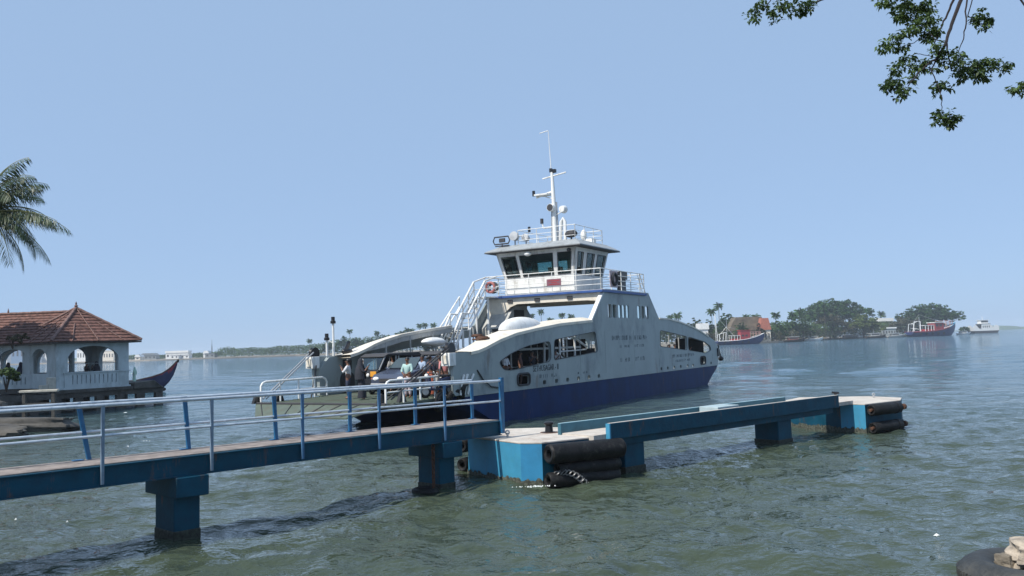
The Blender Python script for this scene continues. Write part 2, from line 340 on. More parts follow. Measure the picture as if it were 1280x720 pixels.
# ------------------------------------------------------------------ land
def land(name, pts, z, m, depth=2.5, label=None):
    mb = MB(); mb.prism(pts, -depth, z, lambda u, v, t: (u, v, t)); return tag(mb.build(name, m), kind='structure')
land('near_shore', [(-60, -40), (40, -40), (40, 4), (9, 5.6), (6.6, 7.2), (4.9, 7.0), (3.2, 6.5), (1, 5.2), (-6, 5.6), (-10.5, 9.5), (-15, 13), (-20, 22), (-24.5, 30), (-31, 44), (-36, 48), (-60, 58)], 1.42, M_bank)
land('far_shore', [(-620, 880), (-480, 800), (-345, 735), (-310, 716), (-260, 716), (-185, 716), (-130, 680), (-60, 600), (0, 520), (50, 455), (75, 436), (110, 428), (140, 446), (160, 476), (190, 540), (230, 585), (275, 610), (318, 640), (335, 700), (345, 950), (-600, 1250)], .9, M_sand)
def ridge(name, x0, x1, Y, zmax, seed, m, dY=200):
    rs = random.Random(seed); n = 60; vs = []; fs = []
    for i in range(n + 1):
        x = x0 + (x1 - x0) * i / n; e = min(1, i / 6, (n - i) / 6); h = (zmax * (.7 + .3 * math.sin(i * .7 + seed)) + rs.uniform(-1.5, 1.5)) * e
        vs += [(x, Y, -1), (x, Y + 5, max(.3, h * .8)), (x, Y + dY / 2, max(.4, h)), (x, Y + dY, -1)]
    for i in range(n):
        for k in range(3): a = i * 4 + k; fs.append((a, a + 4, a + 5, a + 1))
    return tag(MB().add(vs, fs).build(name, m), kind='structure')
ridge('distant_shore', 1420, 2600, 2700, 15, 2, M_ftree[1])
ridge('distant_shore', -2200, -600, 2400, 10, 5, M_ftree[1])

# ------------------------------------------------------------------ ferry (local x runs bow ramp -> stern, y across, z up)
FO = Vector((-2.82, 34.88, 0)); FRZ = math.atan2(.861, .508)
TOP = [(.48, 3.3), (1.82, 3.3), (2.4, 3.36), (3.0, 3.48), (3.6, 3.64), (4.3, 3.82), (5.8, 4.11), (7.74, 4.33), (10.34, 4.58), (14.25, 4.79)]
SYM = 38.6
def side_fn(b, sgn=1): return lambda u, v, w: (u, b + w, v)
def ferry():
    f = empty('car_ferry', FO, FRZ, 'grey and navy double ended car ferry with white wheelhouse, turning beside the blue jetty', 'ferry')
    B = 8.0
    # hull
    pr = [(.5, 1.46), (.62, 1.15), (1.8, .7), (3.6, -.1), (5.2, -.7), (33.4, -.7), (35.0, -.1), (36.6, .7), (37.6, 1.1), (38.1, 1.46)]
    mb = MB(); n = len(pr); ys = [0, .35, 1.0, 7.0, 7.65, 8]; vs = []; fs = []
    for y in ys:
        e = 1 if y in (0, 8) else (.35 if y in (.35, 7.65) else 0)
        for u, v in pr: vs.append((u + (.55 * e if u < 5 else 0) - (.8 * e if u > 34 else 0), y, v))
    for j in range(5):
        for i in range(n): fs.append((j * n + i, j * n + (i + 1) % n, (j + 1) * n + (i + 1) % n, (j + 1) * n + i))
    fs += [tuple(range(n)), tuple(range(5 * n, 6 * n))]
    hull = mb.add(vs, fs).build('hull', M_navy, f, True)
    # rubbing strake
    mb = MB()
    for y in (-.03, 7.95): mb.box(1.1, 37.2, y, y + .08, 1.40, 1.49)
    mb.build('rubbing_strake', M_grey, f)
    MB().box(.55, 38.0, .06, 7.94, 1.462, 1.5).build('deck_plate', M_deck, f)
    # side walls with real openings
    def arc(pts): return rounded(pts, .28)
    w1 = rounded([(4.15, 2.78), (4.55, 2.42), (5.3, 2.36), (9.2, 2.66), (9.2, 3.68), (6.9, 3.48), (5.3, 3.16)], .35)
    w2 = rounded([(9.55, 2.70), (14.85, 3.0), (14.6, 4.14), (9.65, 3.74)], .18)
    w3 = rounded([(24.75, 3.12), (30.1, 2.76), (30.1, 3.74), (24.85, 4.2)], .2)
    w4 = rounded([(30.45, 2.74), (34.4, 2.44), (35.7, 2.62), (35.5, 2.95), (34.2, 3.3), (30.45, 3.72)], .3)
    hat = rounded([(5.75, 1.62), (6.95, 1.62), (6.95, 2.16), (5.75, 2.16)], .22); hat2 = rounded([(33.0, 1.62), (34.2, 1.62), (34.2, 2.2), (33.0, 2.2)], .25)
    ups = []
    for a, b_ in [(16.5, 17.05), (17.2, 17.75), (18.0, 18.45), (18.6, 19.05), (19.2, 19.65), (21.0, 21.5), (21.7, 22.15), (22.35, 22.9)]:
        ups.append(rounded([(a, 4.95), (b_, 4.95), (b_, 5.74), (a, 5.74)], .12, 3))
    sc = [(x, 1.52) for x in (8.45, 9.75, 11.0, 12.3, 13.6, 14.9, 24.8, 26.0, 27.3, 28.6, 30.1, 31.3, 35.6)]
    scs = [rounded([(x - .16, 1.525), (x + .16, 1.525), (x + .16, 1.73), (x - .16, 1.73)], .06, 2) for x, _ in sc]
    outer = [(.62, 1.49), (.48, 1.6)] + TOP + [(16.2, 6.63), (23.0, 6.63), (24.7, 5.02), (26.6, 5.0), (28.9, 4.80), (31.2, 4.5), (33.2, 4.17), (35.2, 3.72), (36.7, 3.38), (37.3, 3.05), (37.5, 2.4), (37.35, 1.49)]
    for b_, lab in ((0.0, None), (7.88, None)):
        out_ = outer if b_ == 0 else [(u - 2.9, v) if 20 < u < 24.8 and v > 4.9 else (u, v) for u, v in outer if not 24.8 < u < 27]
        if b_: out_ = [(u, v) if abs(u - 28.9) > .01 else (u, 4.72) for u, v in out_]
        me = plate_mesh('side_wall', out_, [w1, w2, w3, w4, hat, hat2] + (ups if b_ == 0 else []) + scs, .12, side_fn(b_))
        w = link('side_wall', me, M_grey, f)
        if b_ == 0:
            for nm, h in (('window_frame', w1), ('window_frame', w2), ('window_frame', w3), ('window_frame', w4)):
                fr = MB(); fr.tube([(u, -.015, v) for u, v in h] + [(h[0][0], -.015, h[0][1])], .015, 5, False); fr.build(nm, M_dark, w, True)
            gl = link('window_pane', plate_mesh('pane', ups[2], [], .02, side_fn(.05)), MATS['window glass'], w)
            for h in ups[3:6] : link('window_pane', plate_mesh('pane', h, [], .02, side_fn(.05)), MATS['window glass'], w)
            for h in (hat, hat2):
                fr = MB(); fr.tube([(u, -.02, v) for u, v in h] + [(h[0][0], -.02, h[0][1])], .05, 6, False); fr.build('fairlead_rim', M_dark, w, True)
            # white coping on the raking leading edge of the tower
            c = MB(); c.prism([(14.17, 4.80), (14.30, 4.78), (16.27, 6.63), (16.10, 6.63)], -.02, .22, lambda u, v, t: (u, t, v)); c.build('coping', M_white, w)
            for s0 in (3.5, 9.4, 12.6, 15.9, 20.2, 24.45, 30.3, 36.0): MB().box(s0, s0 + .03, -.008, .01, 1.76, 4.2 if 12 < s0 < 25 else 2.35).build('plate_seam', M_grey, w)
            for z0 in (2.05, 3.45, 4.75): MB().box(15.0 if z0 > 2.1 else 9.9, 24.4 if z0 > 2.1 else 30, -.007, .01, z0, z0 + .02).build('plate_seam', M_grey, w)
    # lettering
    text_obj('SETHUSAGAR - II', .42, flat('sign ink', '#16222c'), f, (7.3, -.006, 2.2), (R(90), -R(.5), 0), sx=.86)
    fad = flat('faded ink', (.075, .095, .11))
    def row(x0, x1, z, h, tilt=0):
        r2 = random.Random(int(x0 * 10)); mb = MB(); x = x0
        while x < x1:
            w_ = r2.uniform(.09, .17)
            if r2.random() < .86:
                mb.box(x, x + .035, -.006, .01, z, z + h)
                if r2.random() < .6: mb.box(x + .035, x + w_, -.006, .01, z + h * r2.choice([0, .42, .8]), z + h * r2.choice([.2, .6, 1.0]) * .99 + .02)
                if r2.random() < .4: mb.box(x + w_, x + w_ + .03, -.006, .01, z, z + h)
            x += w_ + .09
        mb.build('lettering', fad, f)
    row(7.95, 9.9, 1.86, .17); row(16.9, 22.6, 3.62, .26); row(17.8, 22.0, 3.16, .16); row(17.8, 22.0, 2.3, .24); row(27.0, 31.6, 2.3, .2); row(27.6, 30.6, 1.98, .15); row(12.2, 13.4, 1.86, .1)
    # draught marks
    mb = MB()
    for k in range(4): mb.box(4.05, 4.13, -.006, .02, .35 + k * .24, .45 + k * .24)
    mb.build('draught_marks', flat('pale ink', (.45, .5, .6)), f)
    # side galleries: curved hood roofs, posts, inner rail
    def hood(y0, y1, inner):
        prof = TOP[1:] if y0 < 4 else TOP[1:-1]; vs = []; fs = []
        rows = [(0, 0), (.35, .10), (.75, .16), (1, .17)]
        for t, h in rows:
            y = y0 + (y1 - y0) * t
            for u, v in prof: vs.append((u, y, v + h * min(1, (u - 1.5) / 2) + .01))
        for t, h in rows[::-1]:
            y = y0 + (y1 - y0) * t
            for u, v in prof: vs.append((u, y, v + h * min(1, (u - 1.5) / 2) - .13))
        N = len(prof); K = len(rows) * 2
        for j in range(K):
            for i in range(N - 1): fs.append((j * N + i, j * N + i + 1, ((j + 1) % K) * N + i + 1, ((j + 1) % K) * N + i))
        return MB().add(vs, fs)
    for (y0, y1, yi) in ((-.05, .78, .75), (8.05, 6.8, 6.83)):
        r_ = hood(y0, y1, yi).build('gallery_roof', M_cream, f, True)
        g = MB()
        for s in (4.5, 6.5, 8.5, 10.5, 12.5): g.tube([(s, yi, 1.5), (s, yi, 1.5 + (np.interp(s, [p[0] for p in TOP], [p[1] for p in TOP]) - 1.5))], .045, 6)
        for h in (.5, .95): g.tube([(3.6, yi, 1.5 + h), (14, yi, 1.5 + h)], .025, 6)
        # fascia under the inner edge
        if y0 > 4: g.prism([(2.4, 3.36), (4.3, 3.82), (5.8, 4.11), (7.74, 4.33), (10.34, 4.58), (10.34, 4.34), (7.7, 4.08), (5.8, 3.86), (4.3, 3.58)], yi, yi + .04, lambda u, v, t: (u, t, v + .03))
        else: g.prism([(2.4, 3.36), (4.3, 3.82), (5.8, 4.11), (7.74, 4.33), (10.34, 4.58), (14.25, 4.79), (14.25, 4.55), (10.3, 4.34), (7.7, 4.08), (5.8, 3.86), (4.3, 3.58)], yi, yi + .04, lambda u, v, t: (u, t, v + .03))
        g.box(3.4, 14.2, yi - .03, yi + .03, 3.25, 3.36); g.build('gallery_frame', M_greyin, f, True)
        g = MB()
        for s in (26.5, 28.5, 30.5, 32.5): g.tube([(s, yi, 1.5), (s, yi, 4.0 - (s - 26.5) * .08)], .045, 6)
        for h in (.5, .95): g.tube([(25, yi, 1.5 + h), (34, yi, 1.5 + h)], .025, 6)
        g.build('gallery_frame', M_greyin, f, True)
        vs = []; P2 = [(24.8, 5.02), (26.6, 5.0), (28.9, 4.80), (31.2, 4.5), (33.2, 4.17), (35.2, 3.72)]
        m2 = MB(); m2.prism(P2 + [(u, v - .1) for u, v in P2[::-1]], min(y0, y1) + .0, max(y0, y1), lambda u, v, t: (u, t, v + .012)); m2.build('gallery_roof', M_cream, f)
    # white rescue pod on the near gallery roof, raft canister inboard of the far one
    mb = MB(); mb.ell((7.6, .7, 4.26), (2.1, .55, .66), 20, 8, True); mb.build('rescue_pod', M_white, f, True)
    mb = MB(); mb.ell((7.9, 6.35, 3.84), (1.0, .38, .25), 18, 10); mb.build('raft_canister', M_white, f, True)
    mb = MB()
    for s in (7.7, 8.9): mb.box(s, s + .08, 5.8, 6.7, 3.48, 3.58); mb.tube([(s + .04, 6.1, 1.5), (s + .04, 6.1, 3.5)], .05, 6)
    mb.build('canister_cradle', M_greyin, f)
    for (a, b_, z1, y) in ((3.9, 9.35, 3.75, .86), (30.25, 36.6, 3.6, .86), (3.6, 14.1, 3.25, 6.75), (25.5, 35, 3.1, 6.75)):  # added near-black sheets stand for the shade seen through the windows
        MB().box(a, b_, y, y + .04, 1.5, z1).build('gallery_shade_sheet', M_cabshade, f)
    mb = MB()
    for s0 in (9.75, 11.5, 13.3): mb.tube([(s0, .7, 1.5), (s0 + .1, .7, 4.25)], .06, 6)
    mb.tube([(9.7, .7, 3.7), (12.2, .7, 2.6)], .05, 6); mb.tube([(12.4, .7, 4.15), (14.9, .7, 3.3)], .07, 6); mb.tube([(11.6, .7, 3.1), (14.8, .7, 3.15)], .04, 6); mb.build('pipe_frame', M_white, f, True)
    MB().box(9.45, 12.2, .86, .9, 1.5, 4.3).build('gallery_shade_sheet', M_cabshade, f); MB().box(12.5, 15.1, .86, .9, 1.5, 3.75).build('gallery_shade_sheet', M_cabshade, f)  # more dark sheets, for the shade behind the second bow window
    MB().box(7.9, 24.0 + 12.4, .2, .24, 1.5, 1.78).build('scupper_shade_strip', M_cabshade, f)  # added dark strip standing for the shade behind the scuppers
    # towers: far one is a deckhouse, near one a thick plate with inner wall
    mb = MB(); mb.prism([(14.9, 1.5), (14.9, 4.6), (16.3, 6.0), (17.9, 6.0), (17.9, 1.5)], 6.2, 7.86, lambda u, v, t: (u, t, v)); tw = mb.build('deckhouse', M_greyin, f, bevel=.03)
    MB().box(14.86, 14.9, 6.45, 7.0, 3.0, 4.55).build('door', M_dark, tw)
    MB().box(16.2, 17.4, 6.16, 6.2, 3.6, 5.7).build('door', M_dark, tw)
    MB().box(14.86, 14.9, 7.25, 7.65, 3.5, 4.1).build('locker', M_dark, tw)
    mb = MB(); mb.box(15.4, 24.0, .3, .42, 1.5, 4.6); mb.build('inner_wall', M_greyin, f)
    mb = MB(); mb.prism([(17.9, 4.82), (17.9, 6.3), (22.7, 6.3), (24.2, 4.82)], .55, .6, lambda u, v, t: (u, t, v)); mb.build('inner_wall', M_greyin, f)
    # bridge: beam, deck, blue edge
    def arch(x):
        pts = [(7.86, 6.42), (.12, 6.42), (.12, 5.92), (1.0, 6.0), (5.7, 6.02), (6.2, 5.85), (6.75, 5.4), (7.1, 4.8), (7.86, 4.8)]
        return pts
    for s in (15.75, 21.2):
        mb = MB(); mb.prism(arch(0) if s < 20 else [(7.86, 6.42), (.12, 6.42), (.12, 6.02), (7.86, 6.02)], s, s + .12, lambda u, v, t: (t, u, v)); mb.build('bridge_beam', M_cream, f)
    mb = MB()
    for s in (17.3, 18.9, 20.5): mb.box(s, s + .1, .12, 7.86, 6.1, 6.42)
    for y in (2.0, 4.0, 5.9): mb.box(15.88, 22.2, y, y + .1, 6.12, 6.42)
    mb.build('deck_beams', M_cream, f)
    mb = MB(); mb.box(15.55, 22.45, -.12, 8.12, 6.422, 6.56); mb.build('bridge_deck', M_blueedge, f, bevel=.01)
    MB().box(15.6, 22.4, -.07, 8.07, 6.562, 6.59).build('deck_covering', M_greyin, f)
    mb = MB()
    for y in (1.9, 4.1, 6.0): mb.box(15.68, 15.75, y, y + .34, 6.12, 6.3)
    mb.build('deck_light', M_dark, f)
    # bridge rails
    def rail(path, z0, hs_, n_between, name='guard_rail', m=M_white, r=.028, parent=f):
        mb = MB()
        for h in hs_: mb.tube([(x, y, z0 + h) for x, y in path], r if h == max(hs_) else r * .7, 6)
        for i in range(len(path) - 1):
            a = Vector(path[i]); b_ = Vector(path[i + 1]); k = max(1, round((b_ - a).length / n_between))
            for j in range(k + 1):
                p = a.lerp(b_, j / k); mb.tube([(p.x, p.y, z0), (p.x, p.y, z0 + max(hs_))], r, 6)
        return mb.build(name, m, parent, True)
    rail([(15.65, 7.95), (15.65, .0), (21.6, .0)], 6.59, (.3, .6, .9, 1.22), 1.55)
    rail([(15.65, 7.95), (22.3, 7.95), (22.3, .0), (21.6, 0)], 6.59, (.3, .6, .9, 1.22), 1.6)
    mb = MB(); mb.tube([(21.6, .0, 7.8), (22.5, .0, 6.6)], .028, 6); mb.tube([(21.2, .0, 7.8), (22.0, .0, 6.6)], .022, 6); mb.build('ladder_rail', M_white, f, True)
    # lifebuoy, its board, black loudspeaker column, nameboard
    mb = MB(); mb.box(16.85, 17.95, -.06, -.03, 6.75, 7.75); bd = mb.build('lifebuoy_board', flat('pale pink board', (.55, .42, .42)), f)
    mb = MB(); mb.torus((17.4, -.12, 7.25), .33, .085, 'y'); mb.build('lifebuoy', M_dark, bd, True)
    mb = MB(); mb.torus((16.6, 7.9, 7.2), .3, .08, 'x'); mb.build('lifebuoy', M_dark, f, True)
    mb = MB(); mb.torus((15.6, 7.5, 7.15), .3, .08, 'x'); mb.build('lifebuoy', flat('faded red', (.35, .12, .11)), f, True)
    mb = MB(); mb.box(18.75, 20.0, .15, .55, 7.35, 7.82); mb.box(19.1, 19.8, .18, .5, 6.6, 7.35); mb.build('vent_box', M_blackpaint, f, bevel=.03)
    mb = MB(); mb.box(15.58, 15.61, 2.55, 3.5, 6.98, 7.38); nb = mb.build('name_board', flat('maroon board', (.22, .09, .12)), f)
    mb = MB()
    for k, (a, b_) in enumerate([(2.65, 3.35), (2.8, 3.2), (2.65, 3.4)]): mb.box(15.57, 15.581, a, b_, 7.04 + k * .11, 7.075 + k * .11)
    mb.build('lettering', M_red, nb)
    # wheelhouse -------------------------------------------------
    def wh(z):                           # plan rectangle at height z (walls lean out above the sill)
        t = max(0, (z - 7.6) / 1.5); return (16.25 - .3 * t, 20.35 + .28 * t, 1.98 - .28 * t, 6.82 + .35 * t)
    mb = MB(); z0, z1 = 6.59, 7.62
    a = wh(z0); mb.box(a[0], a[1], a[2], a[3], z0, z1); house = mb.build('wheelhouse', M_white, f, bevel=.03)
    def P(face, t, z):                   # t runs along a face 0..1
        x0, x1, y0, y1 = wh(z)
        return {0: Vector((x0, y1 + (y0 - y1) * t, z)), 1: Vector((x0 + (x1 - x0) * t, y0, z)), 2: Vector((x1, y0 + (y1 - y0) * t, z)), 3: Vector((x1 + (x0 - x1) * t, y1, z))}[face]
    nrm = {0: Vector((1, 0, 0)), 1: Vector((0, 1, 0)), 2: Vector((-1, 0, 0)), 3: Vector((0, -1, 0))}
    panes = {0: [(.05, .24), (.29, .72), (.78, .95)], 1: [(.08, .24), (.36, .58), (.68, .94)], 2: [(.05, .26), (.3, .7), (.74, .95)], 3: [(.08, .28), (.36, .6), (.68, .92)]}
    mbf = MB()
    for fc in range(4):
        edges = [0.0]; 
        for a_, b_ in panes[fc]: edges += [a_, b_]
        edges += [1.0]
        def slab(t0, t1, za, zb, M_=mbf, d0=0, d1=.09):
            q = [P(fc, t0, za), P(fc, t1, za), P(fc, t1, zb), P(fc, t0, zb)]
            M_.add([v + nrm[fc] * d0 for v in q] + [v + nrm[fc] * d1 for v in q], [(0, 1, 2, 3), (7, 6, 5, 4), (0, 4, 5, 1), (1, 5, 6, 2), (2, 6, 7, 3), (3, 7, 4, 0)])
        for i in range(0, len(edges), 2): slab(edges[i], edges[i + 1], 7.62, 8.98)
        slab(0, 1, 8.98, 9.26); slab(0.0, 1, 7.62, 7.70, d0=-.004, d1=.086)
        for a_, b_ in panes[fc]:
            gm = MB(); slab(a_, b_, 7.70, 8.98, gm, .05, .06); pn = gm.build('window_pane', MATS['window glass'], house)
            g2 = MB()
            A, B_, C_, D = [P(fc, t, z) - nrm[fc] * .01 for t, z in ((a_, 7.70), (b_, 7.70), (b_, 8.98), (a_, 8.98))]
            g2.tube([A, B_, C_, D, A], .028, 5, False); g2.build('window_frame', M_dark, pn)
    mbf.build('window_band', M_white, house)
    mb = MB(); mb.box(17.0, 17.7, 3.0, 5.9, 7.62, 7.95); mb.box(17.1, 17.6, 3.4, 4.2, 7.95, 8.25); mb.box(16.35, 20.2, 2.1, 6.7, 9.0, 9.04); mb.box(19.4, 19.45, 3.2, 4.0, 7.63, 8.95); mb.build('helm_console', M_dark, house)
    # roof: overhanging, sloped fascia
    o_ = (15.35, 21.15, 1.08, 7.68); i_ = (16.2, 20.6, 1.75, 6.95); vs = []
    for (q, z) in ((o_, 9.27), (o_, 9.33), (i_, 9.72), ): vs += [(q[0], q[2], z), (q[1], q[2], z), (q[1], q[3], z), (q[0], q[3], z)]
    fs = [(0, 1, 2, 3), (8, 9, 10, 11)] + [(k, (k + 1) % 4, (k + 1) % 4 + 4, k + 4) for k in range(4)] + [(k + 4, (k + 1) % 4 + 4, (k + 1) % 4 + 8, k + 8) for k in range(4)]
    roof = MB().add(vs, fs).build('wheelhouse_roof', mat('roof grey', (.30, .32, .33), .5, var=.08, stain='#5d5f5b', stain_scale=2), f)
    mb = MB(); mb.box(o_[0] - .02, o_[1] + .02, o_[2] - .02, o_[3] + .02, 9.235, 9.275); mb.build('roof_edge', M_dark, roof)
    rail([(16.5, 5.9), (16.5, 1.95), (20.4, 1.95), (20.4, 5.9), (16.5, 5.9)], 9.72, (.3, .6, .93), 1.3, 'roof_rail', r=.024)
    # mast
    mz = 14.55; mx_, my_ = 18.9, 4.55
    mb = MB(); mb.tube([(mx_, my_, 9.6), (mx_, my_, 12.4), (mx_ , my_ + .06, mz)], [.17, .14, .10], 10)
    mast = mb.build('mast', M_white, f, True)
    mb = MB(); mb.tube([(mx_ + .1, my_ - .2, 9.7), (mx_ + .08, my_ - .14, 12.6)], .06, 6); mb.tube([(mx_ - .1, my_ + .2, 9.7), (mx_ - .05, my_ + .14, 12.4)], .04, 6); mb.build('cable_pipe', M_steel, mast, True)
    mb = MB(); mb.tube([(mx_, my_ - .95, 14.42), (mx_, my_ + .75, 14.2)], .05, 6); mb.build('yard', M_white, mast, True)
    mb = MB(); mb.tube([(mx_, my_ + .1, mz), (mx_, my_ + .22, 17.3)], [.03, .018], 6); mb.tube([(mx_, my_ + .22, 17.3), (mx_, my_ + .85, 17.22)], .03, 6); mb.build('whip_antenna', M_white, mast, True)
    mb = MB(); mb.box(mx_ - .1, mx_ + .1, my_ - .22, my_ - .02, 14.5, 14.72); mb.box(mx_ - .1, mx_ + .1, my_ + .04, my_ + .2, 14.55, 14.8); mb.build('masthead_light', M_blackpaint, mast)
    mb = MB(); mb.tube([(mx_, my_, 13.3), (mx_, my_ + 1.25, 13.05)], .08, 6); mb.tube([(mx_, my_, 12.8), (mx_, my_ + .8, 13.1)], .03, 6); mb.box(mx_ - .35, mx_ + .35, my_ + .3, my_ + 1.25, 13.1, 13.2); mb.build('radar_arm', M_white, mast)
    mb = MB(); mb.tube([(mx_, my_ + 1.45, 13.15), (mx_, my_ + 1.45, 13.5)], .1, 8); mb.build('navigation_light', M_blackpaint, mast)
    mb = MB(); mb.tube([(mx_, my_, 11.0), (mx_, my_ + .8, 11.0), (mx_, my_ + .9, 11.3)], .06, 6); mb.build('light_bracket', M_white, mast, True)
    mb = MB(); mb.tube([(mx_, my_ + .92, 11.3), (mx_, my_ + .92, 11.62)], .11, 8); mb.build('navigation_light', M_dark, mast)
    for (dy, dz, q) in ((.1, 12.22, 1), (-.55, 12.1, -1)):
        mb = MB(); mb.lathe([(0, -.25), (.2, -.25), (.26, .1), (.24, .16), (0, .16)], (0, 0, 0), 14, Matrix.Translation((mx_ - .22 * q, my_ + dy, dz)) @ Matrix.Rotation(R(-90 * q), 4, 'Y')); sp = mb.build('searchlight', M_white, mast, True)
        mb = MB(); mb.lathe([(0, .17), (.22, .17)], (0, 0, 0), 14, Matrix.Translation((mx_ - .22 * q, my_ + dy, dz)) @ Matrix.Rotation(R(-90 * q), 4, 'Y')); mb.build('lens', M_dark, sp)
        if q == -1: MB().tube([(mx_, my_, 11.7), (mx_, my_ - .5, 11.9)], .04, 6).build('bracket', M_white, sp)
    # roof clutter
    for (x, y, z, r_) in ((16.5, 6.15, 10.3, .3), (17.2, 5.75, 10.25, .24)):
        mb = MB(); mb.lathe([(0, -.22), (r_ * .8, -.2), (r_, .15), (0, .16)], (0, 0, 0), 14, Matrix.Translation((x, y, z)) @ Matrix.Rotation(R(-80), 4, 'Y')); mb.tube([(x + .05, y, 9.65), (x + .05, y, z)], .05, 6); mb.build('searchlight', M_steel, f, True)
    mb = MB(); mb.box(16.0, 16.1, 6.3, 7.3, 9.7, 9.76)
    mb.tube([(16.05, 6.35, 9.85), (16.05, 7.35, 9.85), (16.05, 7.45, 10.05), (16.05, 7.35, 10.3), (16.05, 6.35, 10.3), (16.05, 6.25, 10.05), (16.05, 6.35, 9.85)], .045, 6); mb.box(16.0, 16.1, 6.6, 7.0, 9.95, 10.2); mb.tube([(16.05, 6.8, 9.5), (16.05, 6.8, 9.9)], .04, 6); mb.build('loop_aerial', M_dark, f)
    mb = MB(); mb.tube([(17.6, 5.7, 10.65), (17.6, 5.7, 10.98)], .09, 8); mb.build('navigation_light', M_blackpaint, f)
    mb = MB(); mb.tube([(17.2, 3.3, 9.7), (17.2, 3.2, 11.0), (17.2, 3.05, 11.2), (17.2, 2.95, 11.0), (17.2, 2.95, 9.7)], .11, 8); mb.build('exhaust_pipe', M_white, f, True)
    mb = MB(); mb.ell((16.9, 2.4, 10.15), (.2, .42, .24)); mb.tube([(16.9, 2.4, 9.7), (16.9, 2.4, 10.15)], .05, 6); mb.build('horn', M_dark, f, True)
    mb = MB(); mb.box(19.4, 20.0, 2.2, 2.9, 9.7, 10.1); mb.ell((18.2, 2.2, 10.15), (.18, .2, .36)); mb.build('roof_locker', M_white, f, True)
    mb = MB(); mb.ell((15.6, 4.75, 9.02), (.16, .26, .14)); mb.build('flood_lamp', M_white, f, True)
    mb = MB(); mb.ell((15.7, 2.0, 9.05), (.12, .14, .12)); mb.build('flood_lamp', M_dark, f, True)
    # stairs: two flights with a landing
    def stair(s0, z0, s1, z1, y0, y1, n_, nm='stair_flight'):
        mb = MB(); dv = Vector((s1 - s0, 0, z1 - z0))
        for y in (y0, y1): mb.tube([(s0, y, z0), (s1, y, z1)], .1, 4)
        st = mb.build(nm, M_white, f)
        mb = MB()
        for k in range(n_):
            t = (k + .5) / n_; x = s0 + dv.x * t; z = z0 + dv.z * t; mb.box(x - .13, x + .13, y0, y1, z - .02, z + .02)
        mb.build('treads', M_greyin, st)
        mb = MB()
        for y in (y0, y1):
            for h, r_ in ((.95, .065), (.5, .045)):
                mb.tube([(s0, y, z0 + h), (s1, y, z1 + h)], r_, 6)
            for k in range(4): t = k / 3; mb.tube([(s0 + dv.x * t, y, z0 + dv.z * t), (s0 + dv.x * t, y, z0 + dv.z * t + .95)], .035, 6)
        mb.build('handrail', M_white, st, True)
        return st
    stair(10.35, 2.8, 11.6, 4.5, 7.0, 7.8, 6); stair(12.3, 4.5, 14.2, 6.5, 7.0, 7.8, 7)
    mb = MB(); mb.box(11.5, 12.4, 6.9, 7.85, 4.46, 4.5); mb.box(14.1, 15.54, 6.9, 7.9, 6.46, 6.5); mb.box(9.9, 10.5, 6.9, 7.85, 2.74, 2.8)
    for s in (11.6, 12.3, 14.4): mb.tube([(s, 6.95, 1.5), (s, 6.95, 6.4 if s > 14 else 4.5)], .07, 6); mb.tube([(s, 7.8, 1.5), (s, 7.8, 6.4 if s > 14 else 4.5)], .07, 6)
    mb.build('landing', M_white, f)
    mb = MB()
    for y in (7.0, 7.8): mb.tube([(11.6, y, 5.45), (12.3, y, 5.45)], .05, 6); mb.tube([(14.2, y, 7.45), (15.6, y, 7.8)], .05, 6); mb.tube([(14.2, y, 6.95), (15.6, y, 7.1)], .03, 6)
    mb.build('landing_rail', M_white, f, True)
    mb = MB(); mb.tube([(10.8, 8.0, 4.65), (12.9, 8.0, 6.5), (12.9, 8.0, 5.6)], .05, 6); mb.tube([(10.8, 8.0, 4.0), (12.9, 8.0, 5.9)], .05, 6); mb.build('grab_rail', M_white, f, True)
    # brown tarpaulin/rope heap on the near roof end
    # bow: ramp, flap, rails, hoist heads and stays
    mb = MB(); mb.prism([(.55, 1.46), (.55, 1.3), (-3.3, 1.18), (-3.3, 1.40)], .45, 7.55, lambda u, v, t: (u, t, v)); ramp = mb.build('bow_ramp', M_deck, f)
    mb = MB(); vs = [(-3.34, .45, 1.41), (-3.34, 7.55, 1.41), (-4.35, 6.5, 1.0), (-4.35, 1.6, 1.0)]; vs += [(x, y, z - .06) for x, y, z in vs]
    mb.add(vs, [(0, 1, 2, 3), (7, 6, 5, 4), (0, 4, 5, 1), (1, 5, 6, 2), (2, 6, 7, 3), (3, 7, 4, 0)]); mb.build('ramp_flap', M_deck, ramp)
    mb = MB()
    for k in range(8): y = .9 + k * .9; mb.tube([(-3.38, y, 1.412), (-4.3, 1.7 + (y - .5) * .66, 1.03)], .022, 4)
    mb.tube([(-3.34, .5, 1.43), (-3.34, 7.5, 1.43)], .05, 6); mb.build('flap_hinge', M_dark, ramp)
    mb = MB()
    for k in range(14): x = .3 - k * .27; mb.box(x, x + .03, .6, 7.4, 1.40 + (x + 3.3) * .0156 + .002, 1.425 + (x + 3.3) * .0156 + .002)
    mb.build('anti_slip_bars', M_deck, ramp)
